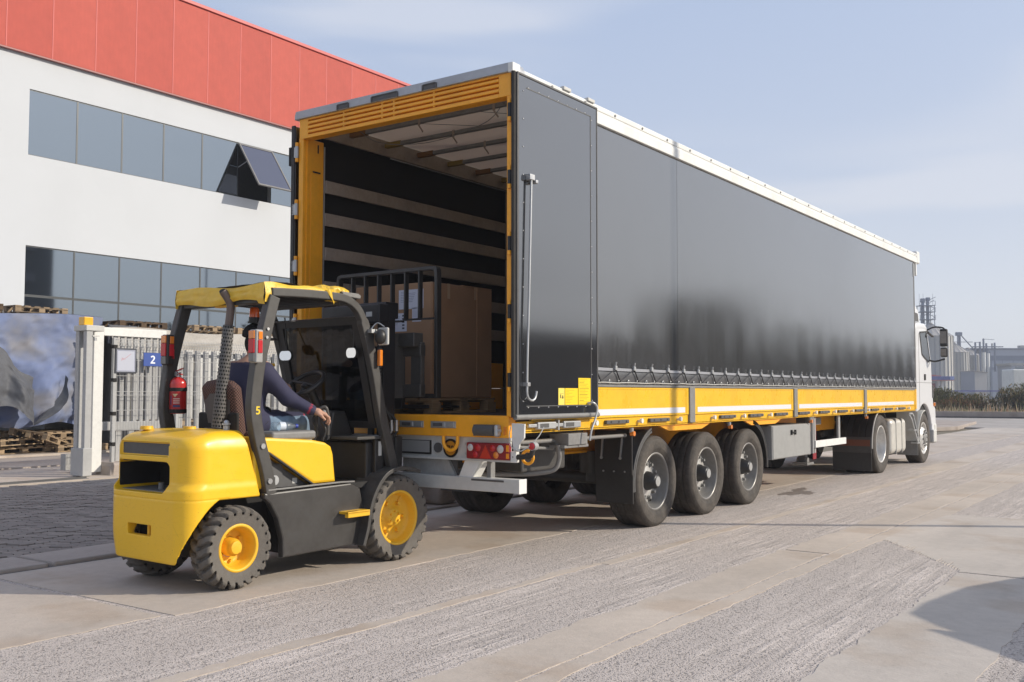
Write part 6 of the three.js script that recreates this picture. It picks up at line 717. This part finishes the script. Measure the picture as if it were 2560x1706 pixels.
// ================= BACKGROUND: grain silos, sheds, filling station, scrub. The industrial site lies square to its own axis, turned 0.615 rad.
const site = (a, d) => [4.594 + 0.8167 * a - 0.5771 * d, 6.496 - 0.5771 * a - 0.8167 * d], SR = 0.615;
const at = (a, d, y = 0) => { const [x, z] = site(a, d); return [x, y, z]; };
{
  const siloM = mat([0.46, 0.45, 0.43], 0.55, { metalness: 0.3, map: dustT }), siloRoof = mat([0.44, 0.42, 0.40], 0.6, { map: scuffT }), ribM = mat([0.30, 0.31, 0.33], 0.55, { metalness: 0.2 }), blueM = mat([0.30, 0.34, 0.43], 0.6, { map: dustT }), blueD = mat([0.15, 0.18, 0.25], 0.6), steelB = mat([0.16, 0.19, 0.26], 0.6);
  const silo = (label, a, d, r, h, peak) => { const s = thing('grain_silo', label, 'silo', at(a, d), SR, 'grain silos beyond the road'); const pr = []; const g = new THREE.CylinderGeometry(r, r, h, 96, 1, true); { const p = g.attributes.position; for (let i = 0; i < p.count; i++) { const k = i % 97; const f = 1 + (k % 2) * 0.02; p.setX(i, p.getX(i) * f); p.setZ(i, p.getZ(i) * f); } g.computeVertexNormals(); } M(s, 'shell', g.translate(0, h / 2, 0), siloM); for (let k = 0; k < 28; k++) { const t = k / 28 * PI * 2; M(s, 'stiffener', B(0.10, h, 0.14, (r + 0.09) * Math.sin(t), h / 2, (r + 0.09) * Math.cos(t), 0, t, 0), ribM); } M(s, 'roof', [new THREE.ConeGeometry(r + 0.15, peak - h, 40, 1).translate(0, (peak + h) / 2, 0)], siloRoof); for (let k = 0; k < 20; k++) { const t = k / 20 * PI * 2; M(s, 'roof_rib', rod([(r + 0.15) * Math.sin(t), h + 0.03, (r + 0.15) * Math.cos(t)], [0.3 * Math.sin(t), peak, 0.3 * Math.cos(t)], 0.05, 4), ribM); } M(s, 'roof_cap', C(0.4, 0.35, 0, peak, 0, 'y', 16), siloRoof); return s; };
  silo('tallest corrugated grain silo, partly hidden by the lorry mirror', 84.4, 200, 4.1, 12.7, 15.3); silo('middle corrugated grain silo right of the lorry mirror', 95.6, 215, 3.1, 10.1, 12.2); silo('lowest corrugated grain silo beside the blue hall', 101.9, 222, 2.6, 9.7, 11.3);
  // elevator tower
  const tw = thing('elevator_tower', 'slim blue lattice elevator tower above the tallest silo', 'tower', at(85.9, 206), SR); for (const x of [-0.5, 0.5]) M(tw, 'elevator_leg', BX(x - 0.22, x + 0.22, 0, x < 0 ? 20.6 : 21.0, -0.3, 0.3), steelB); for (const x of [-1.3, 1.5]) for (const z of [-1, 1]) M(tw, 'tower_post', BX(x - 0.06, x + 0.06, 0, 19.6, z - 0.06, z + 0.06), steelB); for (const y of [16.5, 18.1, 19.4]) M(tw, 'platform', [BX(-1.5, 1.7, y, y + 0.1, -1.1, 1.1), BX(-1.5, 1.7, y + 0.9, y + 0.96, 1.05, 1.1), BX(-1.5, -1.45, y, y + 0.95, 1.0, 1.1), BX(1.65, 1.7, y, y + 0.95, 1.0, 1.1)], steelB); for (let y = 8; y < 19; y += 1.8) MS(tw, 'brace', [rod([-1.3, y, 1], [1.5, y + 1.8, 1], 0.05, 4), rod([1.5, y, 1], [-1.3, y + 1.8, 1], 0.05, 4)], steelB); M(tw, 'tower_head', [BX(-0.9, -0.1, 20.2, 21.0, -0.4, 0.4, 0.1), BX(0.2, 0.95, 20.5, 21.2, -0.4, 0.4, 0.1), rod([0.9, 20.7, 0], [2.2, 21.3, 0], 0.06, 4)], steelB); MS(tw, 'antenna', [-1.2, -0.4, 1.6].map((x) => rod([x, 19.5, 0], [x, 22, 0], 0.03, 4)), steelB);
  const conv = thing('conveyor_bridge', 'conveyor leg and chute above the middle silo', 'conveyor', at(97.2, 216), SR); MS(conv, 'conveyor_leg', [BX(-0.25, 0.05, 0, 14.2, -0.2, 0.2), BX(0.2, 0.4, 0, 14.0, -0.2, 0.2)], steelB); M(conv, 'conveyor_head', BX(-0.6, 0.7, 13.8, 14.6, -0.4, 0.4, 0.1), steelB); M(conv, 'chute', rod([0.5, 14, 0], [3.2, 10.9, 0], 0.12, 6), steelB); MS(conv, 'gallery', [BX(3.0, 9.5, 11.3, 11.5, -0.4, 0.4), BX(-2.5, 3.0, 12.4, 12.5, -0.3, 0.3)], steelB); for (const [x, y] of [[3.6, 12.4], [4.6, 12.5], [5.4, 13.2], [6.0, 12.2], [7.8, 12.3]]) M(conv, 'gallery_post', BX(x - 0.12, x + 0.12, 6, y, -0.2, 0.2), steelB); MS(conv, 'gallery_rail', [rod([5.4, 13.1, 0], [7.8, 12.95, 0], 0.05, 4), rod([3.6, 12.3, 0], [4.6, 12.4, 0], 0.05, 4)], steelB);
  for (const [a, r, h, n] of [[102.6, 0.42, 10.2, 'left of the two slim white storage tanks beside the blue hall'], [103.5, 0.36, 10.0, 'right of the two slim white storage tanks beside the blue hall']]) { const tk = thing('storage_tank', n, 'tank', at(a, 216), SR, 'slim white tanks'); M(tk, 'tank_shell', [C(r, h - 2, 0, 2 + (h - 2) / 2, 0, 'y', 24), C(r * 0.4, 2, 0, 1.2, 0, 'y', 12, r)], m.white); MS(tk, 'tank_leg', [-1, 1].map((s) => BX(s * r - 0.05, s * r + 0.05, 0, 2.4, -0.05, 0.05)), steelB); M(tk, 'tank_ladder', BX(r, r + 0.12, 1, h + 0.4, -0.1, 0.1), steelB); }
  const hall = thing('blue_hall', 'long blue metal industrial hall at the right edge', 'building', at(115.2, 240), SR); M(hall, 'wall', BX(0, 46, 0, 10.4, -24, 0), blueM); M(hall, 'eaves_band', BX(-0.1, 46, 10.4, 11.9, -24, 0.1), mat([0.36, 0.39, 0.46], 0.6)); M(hall, 'dark_band', BX(-0.05, 46, 9.2, 10.39, -24, 0.06), blueD); M(hall, 'roof_edge', BX(-5, 46, 11.95, 12.2, -24, 0.4), blueD); for (let k = 0; k < 9; k++) M(hall, 'wall_rib', BX(k * 2.6 + 0.6, k * 2.6 + 0.7, 0, 9.2, 0.0, 0.05), blueD); MS(hall, 'window', [BX(0.6, 1.6, 7.0, 7.6, 0.0, 0.06), BX(6.0, 8.2, 7.0, 7.6, 0.0, 0.06)], blueD); MS(hall, 'roof_vent', [BX(1.1, 1.4, 12.2, 13.4, -1, -0.7), BX(8.0, 9.2, 12.2, 12.9, -2, -0.8)], m.offGrey);
  const an = thing('low_annex', 'low flat-roofed annex in front of the blue hall', 'building', at(105.5, 210), SR); M(an, 'wall', BX(0, 20, 0, 7.2, -6, 0), mat([0.34, 0.37, 0.43], 0.7)); M(an, 'roof_edge', BX(-0.4, 20, 7.2, 7.7, -6, 0.2), m.offGrey); M(an, 'door', BX(2, 4, 0, 3.5, 0, 0.05), blueD);
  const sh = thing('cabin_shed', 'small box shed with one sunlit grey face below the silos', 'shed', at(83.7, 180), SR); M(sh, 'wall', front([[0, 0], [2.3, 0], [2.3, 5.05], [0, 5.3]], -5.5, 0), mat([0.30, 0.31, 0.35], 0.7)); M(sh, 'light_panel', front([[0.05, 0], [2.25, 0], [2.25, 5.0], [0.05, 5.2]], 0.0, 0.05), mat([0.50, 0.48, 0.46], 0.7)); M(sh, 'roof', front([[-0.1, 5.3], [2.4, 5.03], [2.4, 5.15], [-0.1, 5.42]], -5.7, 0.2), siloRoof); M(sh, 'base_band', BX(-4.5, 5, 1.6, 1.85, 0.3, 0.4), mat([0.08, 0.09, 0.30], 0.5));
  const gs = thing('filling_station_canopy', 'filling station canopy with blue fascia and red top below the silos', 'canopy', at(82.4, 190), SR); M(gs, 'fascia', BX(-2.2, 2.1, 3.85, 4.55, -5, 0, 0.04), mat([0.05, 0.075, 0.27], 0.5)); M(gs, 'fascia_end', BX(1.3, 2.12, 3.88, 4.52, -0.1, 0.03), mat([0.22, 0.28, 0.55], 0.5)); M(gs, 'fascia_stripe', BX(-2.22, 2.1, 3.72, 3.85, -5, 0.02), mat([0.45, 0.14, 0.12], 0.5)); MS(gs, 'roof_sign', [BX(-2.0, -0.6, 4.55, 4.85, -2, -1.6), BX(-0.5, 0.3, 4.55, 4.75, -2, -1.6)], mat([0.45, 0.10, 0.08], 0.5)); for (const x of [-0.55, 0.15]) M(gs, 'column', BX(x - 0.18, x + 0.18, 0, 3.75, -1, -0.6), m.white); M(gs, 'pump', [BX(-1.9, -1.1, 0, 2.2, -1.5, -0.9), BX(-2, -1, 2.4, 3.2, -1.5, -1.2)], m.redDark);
  const tk = thing('parked_tanker', 'white box lorry parked behind the scrub at the right edge', 'lorry', at(50.4, 100), SR); M(tk, 'cargo_box', BX(0, 7, 1.0, 3.75, -2.4, 0, 0.12), m.white); M(tk, 'roof_rail', BX(1.2, 7, 3.76, 4.1, -2.0, -0.3, 0.05), m.offGrey); M(tk, 'chassis', BX(0, 7, 0.5, 1.0, -2.3, -0.1), m.darkGrey); for (const x of [1.3, 5.4]) M(tk, 'wheel', C(0.5, 0.3, x, 0.5, -0.2, 'x', 20).rotateY(0), m.rubber);
}
// foliage: many small leaf faces spread through an uneven crown
function foliage(rx, ry, rz, n, size, cols, seed, dry = 0.3, up = 0.3, bright = 1) {
  const r = rng(seed), nz = fbm(seed + 3, 5, 3), pos = [], nor = [], col = [];
  for (let i = 0; i < n; i++) {
    const th = r() * PI * 2, ph = Math.acos(2 * r() - 1), lump = 0.62 + 0.75 * nz(th / 6.283, ph / 3.1416), rad = Math.pow(r(), 0.45) * lump; const c = V(rx * rad * Math.sin(ph) * Math.cos(th), ry * rad * Math.cos(ph), rz * rad * Math.sin(ph) * Math.sin(th)); const d = V(r() - 0.5, (r() - 0.5) + up, r() - 0.5).normalize(), e = V(r() - 0.5, r() - 0.5, r() - 0.5).cross(d).normalize(); const s = size * (0.5 + r()), w = s * 0.34; const a = c.clone().addScaledVector(d, -s), b = c.clone().addScaledVector(e, w), q = c.clone().addScaledVector(d, s), f = c.clone().addScaledVector(e, -w); const N = d.clone().cross(e).normalize(); for (const p of [a, b, q, a, q, f]) { pos.push(p.x, p.y, p.z); nor.push(N.x, N.y, N.z); } const k = (0.7 + 0.6 * r()) * bright, C0 = cols[r() < dry ? 1 : 0]; for (let t = 0; t < 6; t++) col.push(C0[0] * k, C0[1] * k, C0[2] * k);
  }
  const g = new THREE.BufferGeometry(); g.setAttribute('position', new THREE.Float32BufferAttribute(pos, 3)); g.setAttribute('normal', new THREE.Float32BufferAttribute(nor, 3)); g.setAttribute('color', new THREE.Float32BufferAttribute(col, 3)); g.setAttribute('uv', new THREE.Float32BufferAttribute(new Float32Array(pos.length / 3 * 2), 2)); return g;
}
const leafM = mat([1, 1, 1], 0.9, { vertexColors: true, side: THREE.DoubleSide, transmission: 0.5, thickness: 0 });
{
  const green = [0.27, 0.28, 0.13], dryC = [0.50, 0.41, 0.25], rust = [0.44, 0.27, 0.16], straw = [0.55, 0.47, 0.30];
  const L = [[26.6, 66, 1.5, 0.62, 'rusty brown scrub bush beside the lorry front', rust, 0.7], [28.6, 64, 1.6, 0.72, 'brown and green scrub bush right of the lorry front', rust, 0.55], [30.4, 66, 1.7, 0.9, 'pale green scrub bush below the box shed', dryC, 0.5], [32.0, 63, 1.6, 1.1, 'dull green scrub bush below the slim tanks', dryC, 0.4], [33.6, 64, 1.9, 1.5, 'tall straw topped scrub bush at the right edge', straw, 0.4], [35.6, 62, 2.0, 1.9, 'tallest dark scrub bush at the right edge', straw, 0.35], [38.4, 63, 2.3, 1.8, 'broad scrub bush beyond the right edge', straw, 0.35], [29.6, 72, 1.8, 1.35, 'dark green bush behind the filling station columns', green, 0.1], [31.4, 73, 1.6, 1.2, 'dark green bush behind the pale green scrub', green, 0.1]];
  L.forEach(([a, d, r, h, label, c2, dry], i) => { const s = thing('scrub_bush', label, 'bush', at(a, d), 0.3 * i, 'scrub bushes along the far verge'); M(s, 'foliage', foliage(r, h * 0.72, r * 0.9, 2600, 0.085, [green, c2], 700 + i, dry, 0.9, 1.5).translate(0, h * 0.75, 0), leafM, { raw: true }); const st = []; const q = rng(720 + i); for (let k = 0; k < 7; k++) { const t = q() * 6.28, e = 0.3 + q() * 0.5; st.push(rod([0.15 * Math.cos(t), 0, 0.15 * Math.sin(t)], [r * e * Math.cos(t), h * (0.8 + 0.5 * q()), r * e * Math.sin(t)], 0.03, 5)); } M(s, 'stem', st, mat([0.12, 0.08, 0.05], 1)); });
  // dry reeds: upright blades, one mass
  const rp = rng(811), P = [], N = [], K = []; for (let i = 0; i < 9000; i++) { const a = 25.5 + rp() * 17, d = 58.5 + rp() * 8, [x, z] = site(a, d), h = 0.2 + rp() * rp() * rp() * (a > 32 ? 2.2 : 1.0), lean = (rp() - 0.5) * 0.5, t = rp() * 3.14, w = 0.025 + 0.03 * rp(), c = Math.cos(t) * w, s = Math.sin(t) * w; P.push(x - c, 0, z - s, x + c, 0, z + s, x + lean, h, z + lean * 0.5); for (let k = 0; k < 3; k++) N.push(-Math.sin(t), 0.2, Math.cos(t)); const kk = 1.0 + 0.8 * rp(), C0 = rp() < 0.3 ? [0.36, 0.29, 0.18] : rp() < 0.5 ? [0.30, 0.19, 0.12] : [0.17, 0.175, 0.085]; for (let k = 0; k < 3; k++) K.push(C0[0] * kk, C0[1] * kk, C0[2] * kk); }
  const rg = new THREE.BufferGeometry(); rg.setAttribute('position', new THREE.Float32BufferAttribute(P, 3)); rg.setAttribute('normal', new THREE.Float32BufferAttribute(N, 3)); rg.setAttribute('color', new THREE.Float32BufferAttribute(K, 3)); rg.setAttribute('uv', new THREE.Float32BufferAttribute(new Float32Array(P.length / 3 * 2), 2)); const reeds = M(scene, 'dry_reeds', rg, leafM, { raw: true }); reeds.userData = { kind: 'stuff', label: 'dry brown reeds and weeds along the far verge', category: 'reeds' };
}

// ================= OUTSIDE THE FRAME: what casts the stripe and the rounded shade on the road and what the curtain and windows mirror
{
  [[6.82, -7.12, 'grey street lamp post across the road level with the trailer'], [7.5, -32.9, 'grey street lamp post further along the road past the lorry']].forEach(([x, z, label]) => { const lp = thing('lamp_post', label, 'lamp post', [x, 0, z], 0, 'street lamps across the road'); M(lp, 'pole', C(0.075, 9.2, 0, 4.6, 0, 'y', 20, 0.05), m.galv); M(lp, 'pole_base', BX(-0.16, 0.16, 0, 0.5, -0.16, 0.16, 0.02), m.galv); M(lp, 'lamp_arm', T([[0, 9.15, 0], [-0.3, 9.6, 0.2], [-1.2, 9.85, 0.7]], 0.035, 16, 8), m.galv); M(lp, 'lamp_head', BX(-1.7, -1.1, 9.80, 9.92, 0.6, 0.82, 0.04), m.grey); });
  const car = thing('parked_car', 'silver saloon car parked across the road facing the photographer', 'car', [0, 0, 0]); const rf = [[3.9, 0.62], [3.85, 0.95], [3.45, 1.06], [3.1, 1.2], [2.5, 1.38], [1.84, 1.44], [1.48, 1.44], [1.12, 1.32], [0.79, 1.19], [0.2, 1.0], [-0.30, 0.96], [-0.52, 0.86], [-0.58, 0.5], [-0.5, 0.28], [3.85, 0.28]]; const paintS = mat([0.42, 0.43, 0.45], 0.35, { metalness: 0.5, clearcoat: 1, clearcoatRoughness: 0.08 }); M(car, 'body', side([[3.9, 0.62], [3.85, 0.93], [-0.25, 0.95], [-0.52, 0.84], [-0.58, 0.5], [-0.5, 0.28], [3.85, 0.28]], 5.42, 7.10, 0.06), paintS); M(car, 'cabin', side([[3.5, 0.94], [3.1, 1.2], [2.5, 1.38], [1.84, 1.445], [1.48, 1.445], [1.12, 1.33], [0.79, 1.2], [0.05, 0.94]], 5.50, 7.02, 0.05), paintS); for (const x of [[5.492, 5.502], [7.018, 7.028]]) M(car, 'side_window', side([[3.2, 0.97], [2.9, 1.22], [2.4, 1.33], [1.5, 1.385], [0.95, 1.18], [0.45, 0.98]], x[0], x[1]), m.dark); M(car, 'windscreen', bar([6.26, 1.37, -1.05], [6.26, 0.99, -0.12], 1.3, 0.02), m.dark); for (const x of [5.5, 7.02]) for (const z of [-3.05, -0.35]) M(car, 'wheel', C(0.30, 0.2, x, 0.30, z, 'x', 28), m.rubber); MS(car, 'headlight', [BX(5.5, 5.8, 0.62, 0.76, 0.5, 0.585, 0.02), BX(6.72, 7.02, 0.62, 0.76, 0.5, 0.585, 0.02)], m.clearLens);
  const trunkM = mat([0.10, 0.075, 0.055], 1), tg = [0.05, 0.065, 0.025];
  [[16.5, -37.4, 6.2, 2.3], [21, -66, 6.4, 2.6], [17.6, -45.6, 6.9, 1.9], [16.5, -78, 5.0, 2.0], [24, -92, 7.0, 3.0], [27, -58, 4.6, 2.0], [19, -112, 6.0, 2.6], [30, -130, 7.5, 3.2]].forEach(([x, z, h, r], i) => { const t = thing('roadside_tree', ['roadside tree nearest the low depot', 'second roadside tree past the depot', 'slender tall roadside tree beside the second lamp post', 'small third roadside tree', 'broad fourth roadside tree', 'low tree behind the roadside row', 'second furthest roadside tree in the row', 'furthest and largest roadside tree'][i], 'tree', [x, 0, z], i, 'trees along the opposite side of the road'); M(t, 'trunk', [C(0.16, h * 0.5, 0, h * 0.25, 0, 'y', 10, 0.10), rod([0, h * 0.4, 0], [r * 0.5, h * 0.75, 0.3], 0.07, 6), rod([0, h * 0.4, 0], [-r * 0.45, h * 0.72, -0.3], 0.06, 6)], trunkM); M(t, 'crown', foliage(r, h * 0.36, r, 2600, 0.16, [tg, [0.09, 0.085, 0.03]], 900 + i, 0.3).translate(0, h * 0.66, 0), leafM, { raw: true }); });
  const wall = thing('long_storehouse', 'long low grey-brown storehouse on the opposite side of the road', 'building', [27, 0, -38]); M(wall, 'wall_body', BX(0, 9, 0, 4.6, -160, 0), mat([0.30, 0.28, 0.26], 0.9, { map: dustT })); M(wall, 'roof_edge', BX(-0.3, 9, 4.6, 4.9, -160, 0.2), m.darkGrey); for (let k = 0; k < 12; k++) M(wall, 'loading_door', BX(-0.04, 0, 0, 3.2 + 0.3 * (k % 3), -4 - k * 12.5, -8 - k * 12.5), k % 3 ? m.grey : m.offGrey);
  const dep = thing('low_depot', 'low brown depot shed on the opposite side of the road', 'building', [14, 0, -24]); M(dep, 'wall', BX(0, 6, 0, 2.9, -9, 0), mat([0.20, 0.18, 0.16], 0.8)); M(dep, 'roof', BX(-0.4, 6.4, 2.9, 3.1, -9.3, 0.3), m.darkGrey); for (const z of [-0.8, -3.4, -6.1]) M(dep, 'shutter', BX(-0.03, 0.0, 0.1, 2.2, z, z - 2.4), m.offGrey);
  const blk = thing('grey_block', 'tall grey apartment block far across the road', 'building', [62, 0, -14]); M(blk, 'wall', BX(0, 12, 0, 24, -40.3, 0), mat([0.17, 0.165, 0.155], 0.8)); for (let k = 0; k < 6; k++) M(blk, 'balcony', BX(-0.6, 0, 3 + k * 3.4, 3.9 + k * 3.4, -38, -1), mat([0.26, 0.25, 0.24], 0.8));
}

scene.traverse((o) => { if (o.isMesh) { o.castShadow = true; o.receiveShadow = true; } });
scene.fog = new THREE.FogExp2(new THREE.Color().setRGB(0.70, 0.73, 0.80), 0.0011);
renderer.render(scene, camera);
